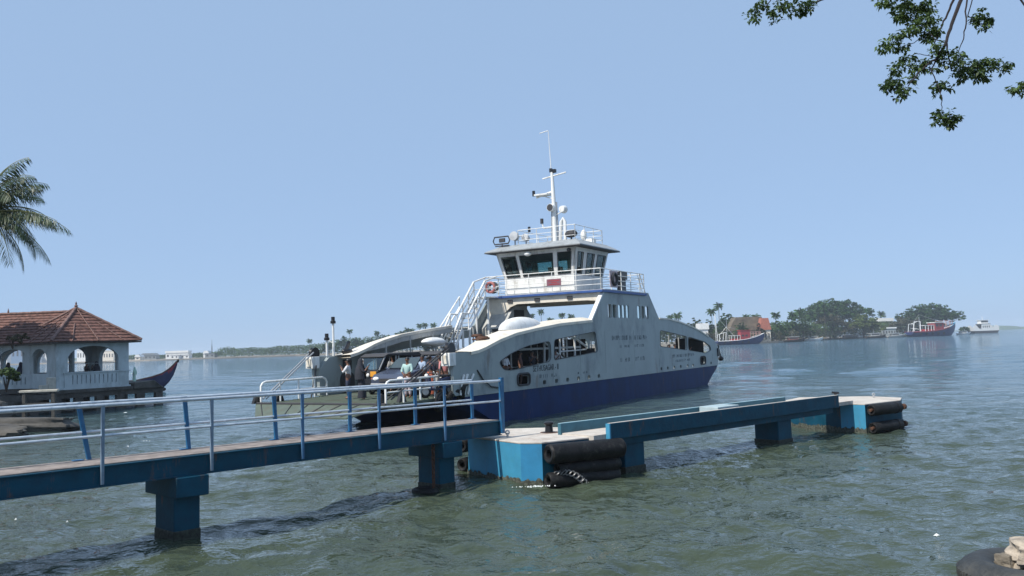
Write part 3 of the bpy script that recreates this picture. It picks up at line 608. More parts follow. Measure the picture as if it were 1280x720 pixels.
    for y in (.62, 7.38):
        mb = MB(); z0 = 1.42
        mb.tube([(-3.2, y, z0), (-3.2, y, z0 + .72), (-3.1, y, z0 + .85), (-2.95, y, z0 + .9), (.5, y, z0 + .92), (.7, y, z0 + .85), (.8, y, z0 + .7), (.8, y, z0)], .045, 8)
        mb.tube([(-3.1, y, z0 + .45), (.75, y, z0 + .47)], .03, 6)
        for s in (-2.1, -1.0, .0): mb.tube([(s, y, z0), (s, y, z0 + .9)], .04, 6)
        mb.build('ramp_rail', M_white, ramp, True)
        for s in (-3.25, -2.0):
            mb = MB(); mb.prism([(s - .25, 1.42), (s + .25, 1.42), (s + .12, 1.78), (s - .05, 1.85)], y + .12 if y < 4 else y + .12, y + .26, lambda u, v, t: (u, t, v)); mb.build('ramp_lug', M_blackpaint, ramp)
        yy = .15 if y < 4 else 7.85; sg = 1 if y < 4 else -1
        mb = MB(); mb.box(.15, .62, yy - .22, yy + .22, 2.75, 3.3); hb = mb.build('hoist_box', M_white, f, bevel=.02)
        mb = MB(); mb.box(.1, .16, yy - .12, yy + .12, 2.85, 3.2); mb.build('hoist_plate', M_cream, hb)
        mb = MB(); mb.lathe([(0, -.09), (.28, -.09), (.24, 0), (.28, .09), (0, .09)], (.5, yy, 3.45), 16, None, 'y'); mb.build('sheave', M_blackpaint, hb, True)
        mb = MB()
        for dy in (-.1, .1):
            mb.tube([(.35, yy + dy, 3.5), (-3.0, y + dy, 1.6)], .035, 6)
        mb.build('hoist_stay', M_steel if y > 4 else M_dark, f, True)
        mb = MB(); mb.tube([(.3, yy + sg * .3, 2.9), (.1, yy + sg * .35, 2.2), (-.1, yy + sg * .35, 1.45)], .04, 6); mb.build('stay_rod', M_dark, f, True)
    # inner bulwark thickening near the bow and gate opening
    for y0, y1 in ((.12, .35), (7.65, 7.88)):
        mb = MB(); mb.prism([(.62, 1.5), (.62, 2.7), (1.3, 3.25), (2.4, 3.3), (3.2, 3.3), (3.2, 1.5)], y0, y1, lambda u, v, t: (u, t, v)); mb.build('bulwark', M_grey, f)
    mb = MB(); mb.prism(rounded([(2.0, 1.52), (3.0, 1.52), (3.0, 2.5), (2.0, 2.5)], .4), 7.6, 7.64, lambda u, v, t: (u, t, v)); mb.box(2.2, 2.8, 7.6, 7.64, 2.62, 3.1); mb.build('side_door', M_dark, f)
    # bow light posts on the far bulwark
    for (x, y, z1, n_) in ((1.7, 7.75, 4.85, 1), (1.25, 7.75, 4.05, 0)):
        mb = MB(); mb.tube([(x, y, 3.3), (x, y, z1)], .055, 8)
        if n_: mb.tube([(x, y, 3.9), (x - .3, y + .3, 4.15)], .03, 6)
        lp = mb.build('light_post', M_white, f, True)
        mb = MB(); mb.tube([(x, y, z1), (x, y, z1 + .12), (x, y, z1 + .14), (x, y, z1 + .32)], [.13, .13, .09, .09], 10); mb.build('lamp', M_blackpaint, lp)
    mb = MB(); mb.ell((2.3, 7.45, 3.5), (.35, .2, .16)); mb.tube([(2.1, 7.4, 3.5), (2.45, 7.45, 3.95)], .1, 6); mb.build('winch', M_blackpaint, f, True)
    # tyre fenders hung round the near bow corner
    for k, (x, z, t) in enumerate(((-.1, 1.05, 20), (.75, 1.15, -10), (1.3, 1.45, 35))):
        mb = MB(); mb.torus((0, 0, 0), .3, .13, 'y', 24, 10); o = mb.build('bow_tyre', M_black, f, True); o.location = (x, .3 - .12 * k, z + .25); o.rotation_euler = (R(15), R(t), R(t))
    mb = MB()
    for k, (x, a) in enumerate(((.9, .3), (1.05, .45), (1.2, .2), (1.45, .5))): mb.tube([(x, -.05, 1.5), (x + a * .4, -.08, 2.0), (x + a, -.05, 2.35)], .05, 5)
    mb.build('ramp_chain', M_white, f)
    mb = MB(); mb.tube([(2.3, -.02, 2.5), (2.7, -.06, 2.05), (3.3, -.08, 1.72), (4.2, -.06, 1.6)], .035, 6); mb.build('mooring_line', M_dark, f, True)
    mb = MB(); mb.box(4.1, 4.55, -.08, 0, 1.5, 2.1); mb.build('fender_bracket', M_grey, f)
    # stern gear
    mb = MB(); mb.box(37.3, 37.6, -.1, .2, 2.1, 2.75); mb.tube([(37.6, 0, 3.0), (38.2, 0, 2.0)], .05, 6); mb.ell((38.2, 0, 1.9), (.22, .22, .2)); mb.build('stern_gear', M_blackpaint, f)
    mb = MB(); mb.prism([(38.05, 1.3), (38.0, 1.46), (38.9, 2.5), (39.0, 2.4)], .5, 7.5, lambda u, v, t: (u, t, v)); mb.build('stern_ramp', M_deck, f)
    return f
FERRY = ferry()
FM = Matrix.Translation(FO) @ Matrix.Rotation(FRZ, 4, 'Z')
def fl(s, b, z): return FM @ Vector((s, b, z))
def rope_heap(loc):
    o = MB()
    for k in range(5): o.torus((loc[0] + rnd.uniform(-.2, .2), loc[1] + rnd.uniform(-.1, .1), loc[2] + .05 + .05 * k), .32 - .03 * k, .045, 'z', 20, 6, M=None)
    q = o.build('rope_coil', M_rust, None, True); return q
tag(rope_heap(fl(3.9, .75, 3.80)), 'brown coiled rope lying on the near cream gallery roof of the ferry', 'rope')

# ------------------------------------------------------------------ vehicles on the ferry deck
def wheel(parent, x, y, r, w=.16):
    mb = MB(); mb.torus((0, 0, 0), r * .76, r * .26, 'y', 24, 10, sq=w / (r * .52)); o = mb.build('wheel', M_black, parent, True); o.location = (x, y, r)
    mb = MB(); mb.lathe([(0, -.05), (r * .55, -.05), (r * .58, 0), (r * .55, .05), (0, .05)], (0, 0, 0), 16, None, 'y'); mb.build('rim', M_steel, o, True); return o
def car(loc, rz, name, label, m, L=3.9, W=1.66, van=False):
    c = empty(name, loc, rz, label, 'van' if van else 'car')
    h = W / 2
    if van: prof = [(0, .35), (-.02, .75), (.12, 1.0), (.55, 1.1), (1.15, 1.75), (1.4, 1.85), (L - .2, 1.88), (L, 1.7), (L, .35)]
    else: prof = [(0, .32), (-.03, .62), (.15, .82), (1.0, .98), (1.35, 1.02), (L - .55, 1.06), (L - .05, 1.0), (L, .75), (L - .02, .34)]
    mb = MB(); n = len(prof); vs = []; fs = []
    rows = ((-h, .05, .0), (-h + .07, 0, .012), (h - .07, 0, .012), (h, .05, 0))
    for y, ins, dz in rows:
        for u, v in prof: vs.append((u + (ins if u < L / 2 else -ins), y * (1 if v < 1.05 else .9), v + dz))
    for j in range(3):
        for i in range(n): fs.append((j * n + i, j * n + (i + 1) % n, (j + 1) * n + (i + 1) % n, (j + 1) * n + i))
    fs += [tuple(range(n)), tuple(range(3 * n, 4 * n))]
    mb.add(vs, fs).build('body', m, c, True, bevel=.02, ang=25)
    if not van:
        g = [(.95, 1.0, h - .08), (1.62, 1.44, h - .26), (L - .75, 1.46, h - .26), (L - .1, 1.02, h - .1)]
        vs = []
        for u, v, y in g: vs += [(u, -y, v), (u, y, v)]
        cab = MB().add(vs, [(0, 1, 3, 2), (2, 3, 5, 4), (4, 5, 7, 6), (0, 2, 4, 6), (1, 7, 5, 3), (0, 6, 7, 1)]).build('cabin', m, c, False, bevel=.03)
        def gq(a, b_, c_, d_, nm): MB().add([a, b_, c_, d_], [(0, 1, 2, 3)]).build(nm, MATS['vehicle glazing'], cab)
        gq((.98, -h + .17, 1.04), (.98, h - .17, 1.04), (1.56, h - .32, 1.425), (1.56, -h + .32, 1.425), 'windscreen')
        for o_ in cab.children: o_.location.x = -.03; o_.location.z = .02
        for sg in (-1, 1):
            a = MB().add([(1.25, sg * (h - .09), 1.06), (L - .5, sg * (h - .10), 1.06), (L - .95, sg * (h - .235), 1.40), (1.66, sg * (h - .235), 1.40)], [(0, 1, 2, 3)]).build('side_window', MATS['vehicle glazing'], cab)
        gq((L - .14, -h + .2, 1.08), (L - .14, h - .2, 1.08), (L - .7, h - .33, 1.43), (L - .7, -h + .33, 1.43), 'rear_window')
    else:
        MB().add([(.60, -h + .16, 1.16), (.60, h - .16, 1.16), (1.12, h - .2, 1.70), (1.12, -h + .2, 1.70)], [(0, 1, 2, 3)]).build('windscreen', MATS['vehicle glazing'], c).location = (-.04, 0, .02)
        for sg in (-1, 1): MB().box(1.3, L - .3, sg * (h * .9) - .01 + sg * .02, sg * (h * .9) + .01 + sg * .02, 1.2, 1.65).build('side_window', MATS['vehicle glazing'], c)
    MB().box(-.09, .05, -h + .06, h - .06, .30, .50).build('bumper', M_steel, c, bevel=.03)
    MB().box(-.06, .02, -h + .5, h - .5, .56, .68).build('grille', M_dark, c)
    for sg in (-1, 1):
        mb = MB(); mb.ell((.04, sg * (h - .26), .66), (.08, .17, .09)); mb.build('headlight', flat('lamp lens', (.75, .75, .72), .15), c, True)
        for x in (.72, L - .7): wheel(c, x, sg * (h - .1), .29)
        mb = MB(); mb.ell((1.2, sg * (h + .06), 1.04), (.05, .1, .07)); mb.build('wing_mirror', m, c, True)
    return c
m = flat('vehicle glazing', (.05, .07, .08), .08); MATS['vehicle glazing'] = m
DZ = 1.505
car(fl(.15, 3.25, DZ), FRZ, 'parked_car', 'dark slate blue hatchback parked at the open bow of the ferry', mat('slate blue car paint', (.055, .07, .11), .25, var=.03), L=4.1, W=1.8).scale = (1.05, 1.05, 1.12)
car(fl(6.9, 3.2, DZ), FRZ, 'parked_van', 'pale lilac van standing behind the hatchback on the ferry deck', mat('lilac car paint', (.40, .38, .52), .3, var=.03), L=4.0, van=True)
car(fl(26.5, 2.8, DZ), FRZ, 'parked_car', 'white car parked on the aft deck of the ferry', mat('white car paint', (.65, .65, .65), .25, var=.03))
car(fl(12.2, 3.0, DZ), FRZ, 'parked_car', 'silver car parked under the bridge of the ferry', mat('silver car paint', (.35, .37, .38), .25, var=.03, metal=.5))
def rickshaw(loc, rz, label):
    c = empty('auto_rickshaw', loc, rz, label, 'auto rickshaw', 'auto rickshaws on the ferry deck')
    my = flat('rickshaw yellow', (.75, .33, .03), .4)
    mb = MB(); mb.prism([(.0, .45), (.05, .95), (.22, 1.12), (.5, 1.12), (.55, .55), (1.2, .5), (1.35, .8), (3.1, .8), (3.2, .4), (.3, .3)], -.66, .66, lambda u, v, t: (u, t * (1 if u > .3 else .62), v)); mb.build('body', M_blackpaint, c, False, bevel=.03)
    MB().box(.0, .04, -.45, -.12, .82, 1.05).build('front_panel', my, c); MB().box(.0, .04, .18, .45, .82, 1.05).build('front_panel', my, c)
    MB().box(.02, .05, -.4, -.15, .62, .76).build('front_panel', M_orange, c)
    mb = MB(); mb.prism([(.30, 1.72), (.6, 1.84), (2.9, 1.86), (3.15, 1.7), (3.2, .8), (3.1, .8), (3.05, 1.66), (.5, 1.76), (.32, 1.66)], -.72, .72, lambda u, v, t: (u, t, v)); mb.build('canopy', mat('canvas grey black', (.045, .045, .05), .8), c, False, bevel=.04)
    mb = MB()
    for y in (-.66, .66):
        mb.tube([(.22, y * .7, 1.1), (.42, y, 1.72)], .035, 6); mb.tube([(1.35, y, .8), (1.4, y, 1.76)], .03, 6); mb.tube([(1.15, y, .5), (1.2, y, 1.76)], .03, 6); mb.tube([(2.35, y, .8), (2.4, y, 1.76)], .03, 6)
    mb.build('canopy_frame', M_steel, c, True)
    MB().add([(.2, -.42, 1.14), (.2, .42, 1.14), (.4, .58, 1.7), (.4, -.58, 1.7)], [(0, 1, 2, 3)]).build('windscreen', MATS['window glass'], c)
    MB().box(2.2, 2.5, -.6, .6, .85, 1.25).build('seat', M_dark, c, bevel=.04)
    mb = MB(); mb.ell((-.02, 0, .88), (.06, .09, .09)); mb.build('headlight', MATS['lamp lens'], c, True)
    wheel(c, .25, 0, .23, .1); wheel(c, 2.6, -.58, .23, .1); wheel(c, 2.6, .58, .23, .1); return c
RK = rickshaw(fl(.95, 5.0, DZ), FRZ, 'black auto rickshaw with yellow front panels at the ferry bow, beside the hatchback')
copy_tree(RK, loc=fl(4.9, 4.9, DZ), label='second black auto rickshaw, parked behind the one with people before it')
def motorbike(loc, rz, label, mc):
    c = empty('motor_scooter', loc, rz, label, 'scooter', 'scooters on the ferry deck')
    for x in (.25, 1.45): 
        o = wheel(c, x, 0, .28, .1)
    mb = MB(); mb.prism([(1.0, .35), (.85, .55), (.95, .78), (1.2, .84), (1.75, .86), (1.85, .6), (1.6, .42)], -.17, .17, lambda u, v, t: (u, t, v)); mb.prism([(.42, .3), (.95, .3), (.95, .38), (.42, .38)], -.16, .16, lambda u, v, t: (u, t, v)); mb.prism([(.42, .3), (.5, .34), (.42, .95), (.33, .95)], -.22, .22, lambda u, v, t: (u, t, v)); mb.build('body', mc, c, False, bevel=.04)
    MB().box(.95, 1.75, -.14, .14, .86, .94).build('seat', M_dark, c, bevel=.03)
    mb = MB(); mb.tube([(.25, 0, .28), (.42, 0, 1.0)], .035, 8); mb.tube([(.5, -.33, 1.05), (.4, 0, 1.0), (.5, .33, 1.05)], .022, 8); mb.build('handlebar', M_dark, c, True)
    mb = MB(); mb.ell((.33, 0, .93), (.08, .1, .08)); mb.build('headlight', MATS['lamp lens'], c, True); return c
SC = motorbike(fl(.9, 1.55, DZ), FRZ + R(8), 'white scooter standing by the near bulwark of the ferry bow', mat('scooter white', (.6, .6, .6), .3))
c3 = motorbike(fl(1.9, .95, DZ), FRZ + R(4), 'black scooter behind the white one at the near ferry bulwark', M_blackpaint)
c4 = motorbike(fl(-.6, .95, 1.46), FRZ - R(25), 'dark blue scooter half hidden behind the near ramp rail', mat('scooter blue', (.02, .03, .08), .3))
c5 = motorbike(fl(3.0, 6.1, DZ), FRZ + R(3), 'grey scooter under the far gallery beside the auto rickshaw', mat('scooter grey', (.12, .12, .13), .3))
c2 = motorbike(fl(6.0, 1.9, DZ), FRZ - R(6), 'dark red scooter seen through the near gallery window', M_red)

# ------------------------------------------------------------------ blue jetty: approach walkway
WE = Vector((-.44, 22.7, 1.55)); WS = Vector((-8.5, 13.94, 1.68)); WL = 17.0      # deck edge: outer end and a point nearer the shore
WD = (WS - WE).normalized(); WRZ = math.atan2(-WD.y, -WD.x)
def walkway():
    L = WL; w = empty('jetty_walkway', WE + WD * L - Vector((0, 0, 1.685)), WRZ, 'blue railed concrete walkway on square piers leading out from the left shore', 'walkway')
    w.rotation_euler = (0, math.asin(WD.z), WRZ)
    MB().box(0, L, .06, 1.14, 1.60, 1.685).build('deck', M_planks, w)
    for y in (0, 1.14):
        mb = MB(); mb.box(0, L, y, y + .06, 1.30, 1.66); mb.box(0, L, y - .05 if y == 0 else y, y + .06 if y == 0 else y + .11, 1.645, 1.665); mb.box(0, L, y - .05 if y == 0 else y, y + .06 if y == 0 else y + .11, 1.29, 1.31); mb.build('side_beam', M_wblue, w)
    def railing(y, lean, mp_, mr, nm):
        mb = MB(); zz = 2.735
        mb.tube([(0, y, zz), (L * .6, y, zz + .005), (L - .02, y, zz)], .034, 10)
        r = mb.build(nm, mr, w, True)
        mb = MB(); mb.tube([(0, y + .0, 2.2), (L - .05, y, 2.2)], .025, 8); mb.build('mid_rail', mr, r, True)
        for k in range(9):
            x = L - .02 - 2.062 * k
            if x < .05: continue
            mb = MB()
            if y < .5: mb.box(-.026, .026, -.026, .026, 1.34, 2.72)
            else: mb.box(-.036, .036, -.03, .03, 1.66, 2.76)
            M_ = Matrix.Rotation(R(lean.get(k, 0)), 4, 'Y')
            mb.v = [tuple(M_ @ (Vector(v) - Vector((0, 0, 2.7))) + Vector((0, 0, 2.7))) for v in mb.v]
            p = mb.build('post', M_rail if y > .5 else (M_railp if k > 3 else M_railb), r); p.location = (x, y, 0)
            if y > .5: MB().box(-.09, .09, -.07, .07, 1.686, 1.70).build('base_plate', mp_, p)
    railing(-.075, {}, M_railw, M_railw, 'railing')
    railing(1.05, {5: -11, 4: -5, 3: -3}, M_rail, M_railw, 'railing')
    MB().box(L - .07, L + .03, -.13, -.03, 1.34, 2.82).build('end_post', M_rail, w)
    for t, ch in ((8.67, 0), (1.87, 1)):
        x = L - t; b0 = -1.6
        mb = MB(); mb.box(x - .26, x + .26, .1, .92, b0, 1.0); p = mb.build('pier', M_wblue, w, bevel=.03)
        c = MB(); c.box(x - .33, x + .33, -.12, 1.22, .90, 1.288); c.build('pier_cap', M_wblue, p, bevel=.02)
        c = MB(); c.box(x - .275, x + .275, .085, .935, -.6, .26); c.build('tide_band', M_wet, p, bevel=.03)
        if ch:
            c = MB(); zz = 1.2
            for k in range(16):
                c.torus((0, 0, 0), .045, .012, 'y' if k % 2 else 'x', 10, 5, M=Matrix.Translation((x - .47, .1, zz)) @ Matrix.Scale(1.5, 4, (0, 0, 1))); zz -= .082
            c.build('chain', M_rust, p)
            c = MB(); c.torus((x - .62, .25, .12), .26, .09, 'z', 20, 8); c.build('tyre_fender', M_black, p, True)
walkway()
# ------------------------------------------------------------------ mooring dolphins
def dolphin(name, top, chamfers, z, label, mats, bollard=None):
    c = Vector((sum(p[0] for p in top) / len(top), sum(p[1] for p in top) / len(top), 0))
    d = empty('mooring_dolphin', c, 0, label, 'mooring dolphin'); T = [(p[0] - c.x, p[1] - c.y) for p in top]; n = len(T)
    for i in range(n):
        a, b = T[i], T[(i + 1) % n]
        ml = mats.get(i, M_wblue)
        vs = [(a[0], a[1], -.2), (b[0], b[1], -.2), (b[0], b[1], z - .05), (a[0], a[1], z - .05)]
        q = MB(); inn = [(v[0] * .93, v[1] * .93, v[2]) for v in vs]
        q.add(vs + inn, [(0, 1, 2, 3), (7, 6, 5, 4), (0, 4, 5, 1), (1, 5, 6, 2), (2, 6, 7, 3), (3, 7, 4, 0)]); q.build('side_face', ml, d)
    core = [(x * .9, y * .9) for x, y in T]
    MB().prism(core, -1.6, z - .06, lambda u, v, t: (u, v, t)).build('core', M_wblue, d)
    MB().prism([(x * 1.004, y * 1.004) for x, y in T], z - .048, z, lambda u, v, t: (u, v, t)).build('top_slab', M_conc, d, bevel=.015)
    # barnacled tide band with a ragged upper edge
    vs = []; fs = []; rs = random.Random(4); per = []
    for i in range(n):
        a, b = Vector(T[i]), Vector(T[(i + 1) % n]); k = max(2, int((b - a).length / .06))
        for j in range(k): per.append(a.lerp(b, j / k))
    N = len(per)
    for p in per:
        r_ = 1.012 + rs.uniform(0, .012); vs += [(p.x * r_, p.y * r_, -.7), (p.x * r_, p.y * r_, .10 + rs.uniform(0, .10))]
    for i in range(N): fs.append((2 * i, 2 * ((i + 1) % N), 2 * ((i + 1) % N) + 1, 2 * i + 1))
    MB().add(vs, fs).build('tide_band', M_algae, d)
    for bx, by, k in bollard or []:
        mb = MB(); bx -= c.x; by -= c.y
        if k == 0:
            mb.lathe([(.0, 0), (.2, 0), (.2, .02), (.115, .03), (.10, .2), (.14, .24), (.14, .28), (.1, .31), (0, .31)], (bx, by, z), 18); mb.build('bollard', M_blackpaint, d, True)
            mb = MB(); mb.lathe([(0, 0), (.26, 0), (.24, .012), (0, .012)], (bx, by, z + .002), 14); mb.build('base_plate', M_rust, d)
        elif k == 1:
            mb.tube([(bx, by, z), (bx, by, z + .22)], .05, 8); mb.tube([(bx - .13, by, z + .25), (bx + .13, by, z + .22)], .045, 8); mb.build('bollard', M_blackpaint, d, True)
        else:
            mb.tube([(bx, by, z), (bx, by, z + .12)], .03, 8); mb.torus((bx, by, z + .13), .05, .018, 'y', 12, 6); mb.build('mooring_ring', M_steel, d, True)
    return d
T1 = [(.08, 21.5), (.62, 21.38), (2.6, 22.6), (2.95, 23.5), (2.2, 25.0), (-.3, 25.1), (-1.36, 23.44)]
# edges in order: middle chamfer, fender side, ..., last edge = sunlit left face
dolphin('inner', T1, None, 1.08, 'large chamfered bright blue concrete block with black fenders at the walkway end', {0: M_bblue, 6: M_cyan}, [(.9, 23.6, 0), (-.25, 22.75, 2)])  # left face painted paler than the chamfer, sun shading put into the colour
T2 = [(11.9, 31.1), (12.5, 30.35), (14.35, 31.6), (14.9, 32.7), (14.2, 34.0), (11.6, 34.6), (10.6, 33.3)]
dolphin('outer', T2, None, 1.02, 'smaller blue concrete block at the far outer end of the jetty', {0: M_cyan}, [(12.55, 33.2, 1), (14.0, 33.1, 2)])  # left face kept deep blue: the bridge's shadow on it is painted in
# hollow rubber fenders lashed to the blocks: each a thing
def fender(a, b, r, label, grp, rod=False):
    a = Vector(a); b = Vector(b); L = (b - a).length; d = (b - a).normalized()
    mb = MB(); prof = [(r * .45, .03), (r * .80, 0), (r, .05), (r * 1.0, L - .05), (r * .80, L), (r * .45, L - .03), (r * .45, .03)]
    vs = []; mb.lathe(prof, (0, 0, 0), 22)
    o = mb.build('rubber_fender', M_black, None, True); o.location = a; o.rotation_euler = d.to_track_quat('Z', 'Y').to_euler()
    tag(o, label, 'fender', grp)
    if rod:
        q = MB(); q.tube([(0, 0, -.05), (0, 0, L + .28)], .06, 8); q.tube([(0, 0, L + .2), (0, 0, L + .32)], .11, 8); q.build('fixing_bar', M_rust, o, True)
    if rod: 
        q = MB(); q.torus((0, 0, L - .3), r * 1.01, .012, 'z', 20, 5); q.build('lashing', M_black, o, True)
    return o
g1 = 'black rubber fenders on the inner block'; g2 = 'black rubber fenders on the outer block'
e1 = Vector((1.98, 1.22, 0)).normalized(); n1 = Vector((e1.y, -e1.x, 0))
base = Vector((.62, 21.38, 0)) + n1 * .2
fender(base + n1 * .06 + e1 * .0 + Vector((0, 0, .80)), base + n1 * .06 + e1 * 2.35 + Vector((0, 0, .76)), .25, 'upper fat black fender along the right side of the bright blue block', g1)
fender(base + e1 * .3 + Vector((0, 0, .38)), base + e1 * 2.25 + Vector((0, 0, .36)), .19, 'middle black fender between two others on the bright blue block', g1)
fender(base + e1 * .0 + Vector((0, 0, .14)), base + e1 * 2.2 + Vector((0, 0, .05)), .2, 'lowest black fender, at the waterline of the bright blue block', g1)
e3 = (Vector((-.3, 25.1, 0)) - Vector((-1.36, 23.44, 0))).normalized(); n3 = Vector((-e3.y, e3.x, 0))
b3 = Vector((-1.36, 23.44, 0)) + n3 * .2
fender(b3 + Vector((0, 0, .8)) - e3 * .05, b3 + e3 * 1.5 + Vector((0, 0, .8)), .19, 'upper black fender behind the bright blue block, its round end under the walkway', g1)
fender(b3 + Vector((0, 0, .28)) - e3 * .05, b3 + e3 * 1.5 + Vector((0, 0, .28)), .19, 'lower black fender behind the bright blue block, just above the water', g1)
e2 = Vector((1.87, 1.2, 0)).normalized(); n2 = Vector((e2.y, -e2.x, 0)); base = Vector((12.5, 30.35, 0)) + n2 * .2
fender(base + e2 * .05 + Vector((0, 0, .80)), base + e2 * 1.75 + Vector((0, 0, .80)), .2, 'upper black fender with a protruding bar on the far outer block', g2, True)
fender(base + e2 * .08 + Vector((0, 0, .16)), base + e2 * 1.75 + Vector((0, 0, .18)), .2, 'lower black fender with a protruding bar on the far outer block', g2, True)
# chain trailing in the water at the lowest fender
mb = MB(); pts = []
for k in range(17):
    t = k / 16; p = Vector((.95, 21.25, .30)).lerp(Vector((1.75, 21.35, -.05)), t) + Vector((0, 0, .16 * math.sin(t * math.pi)))
    mb.torus((0, 0, 0), .05, .014, 'x' if k % 2 else 'y', 10, 5, M=Matrix.Translation(p) @ Matrix.Rotation(R(50), 4, 'Y') @ Matrix.Scale(1.4, 4, (0, 0, 1)))
tag(mb.build('mooring_chain', M_chain, None, True), 'grey chain hanging off the lowest fender into the water', 'chain')
# ------------------------------------------------------------------ outer walkway between the two blocks
def walkway2():
    A = Vector((2.45, 22.25, 0)); Bp = Vector((11.4, 29.85, 0)); d = (Bp - A); L = d.length; rz = math.atan2(d.y, d.x)
    w = empty('jetty_bridge', A, rz, 'blue sided concrete bridge between the two mooring blocks', 'bridge')
    MB().box(-.5, L + 1.2, .12, 1.3, 1.0, 1.125).build('deck', M_conc, w)
    MB().box(0, L - .05, -.02, .10, .98, 1.40).build('side_beam', M_wblue, w, bevel=.01)
    MB().box(0, L - .05, -.01, .09, 1.402, 1.41).build('beam_coping', M_conc, w)
    MB().box(-.05, -.002, -.03, .11, .97, 1.40).build('beam_end', M_cyan, w)
    mb = MB(); mb.box(-.55, L - 1.3, 1.3, 1.42, 1.0, 1.38); mb.build('side_beam', mat('pale jetty blue', (.035, .13, .18), .6, var=.15, stain='#38565e', stain_amt=.5), w, bevel=.01)
    MB().box(-.55, L - 1.3, 1.31, 1.41, 1.382, 1.39).build('beam_coping', flat('blue white edge', (.3, .45, .5)), w)
    MB().box(5.1, 6.2, .3, 1.0, 1.2, 1.45).build('kerb_block', mat('pale kerb', (.33, .42, .45), .7), w, bevel=.02)
    MB().box(0, L - .2, .14, 1.26, .78, 1.058).build('girder', M_wblue, w)
    for x, a in ((1.15, .4), (8.55, .4)):
        mb = MB(); mb.box(x - a, x + a, .2, 1.1, -1.6, .778); p = mb.build('pier', M_wblue, w, bevel=.03)
        MB().box(x - a - .015, x + a + .015, .185, 1.115, -.5, .16).build('tide_band', M_wet, p)
walkway2()

# ------------------------------------------------------------------ waterside pavilion
def tiled(mb, A, B, C_, D, n=11, lift=.05):
    A, B, C_, D = map(Vector, (A, B, C_, D)); nr = (B - A).cross(D - A).normalized()
    if nr.z < 0: nr = -nr
    for i in range(n):
        t0, t1 = i / n, (i + 1) / n; a, b = A.lerp(D, t0) + nr * lift, B.lerp(C_, t0) + nr * lift; c, d = B.lerp(C_, t1), A.lerp(D, t1)
        a2, b2 = a - nr * lift * 1.3, b - nr * lift * 1.3
        mb.add([a2, b2, a, b, c, d], [(0, 1, 3, 2), (2, 3, 4, 5)])
def arch_pts(x0, x1, zb, zs, zt, n=14):
    c = (x0 + x1) / 2; r = (x1 - x0) / 2
    return [(x0, zb), (x1, zb)] + [(c + r * math.cos(math.pi * k / n), zs + (zt - zs) * math.sin(math.pi * k / n)) for k in range(n + 1)]
PK = Vector((-30.45, 56.0, 0)); PR = Vector((.597, .802, 0)); PL_ = Vector((-.802, .597, 0)); PA = 5.0
PZ = 1.62; PE = 4.86
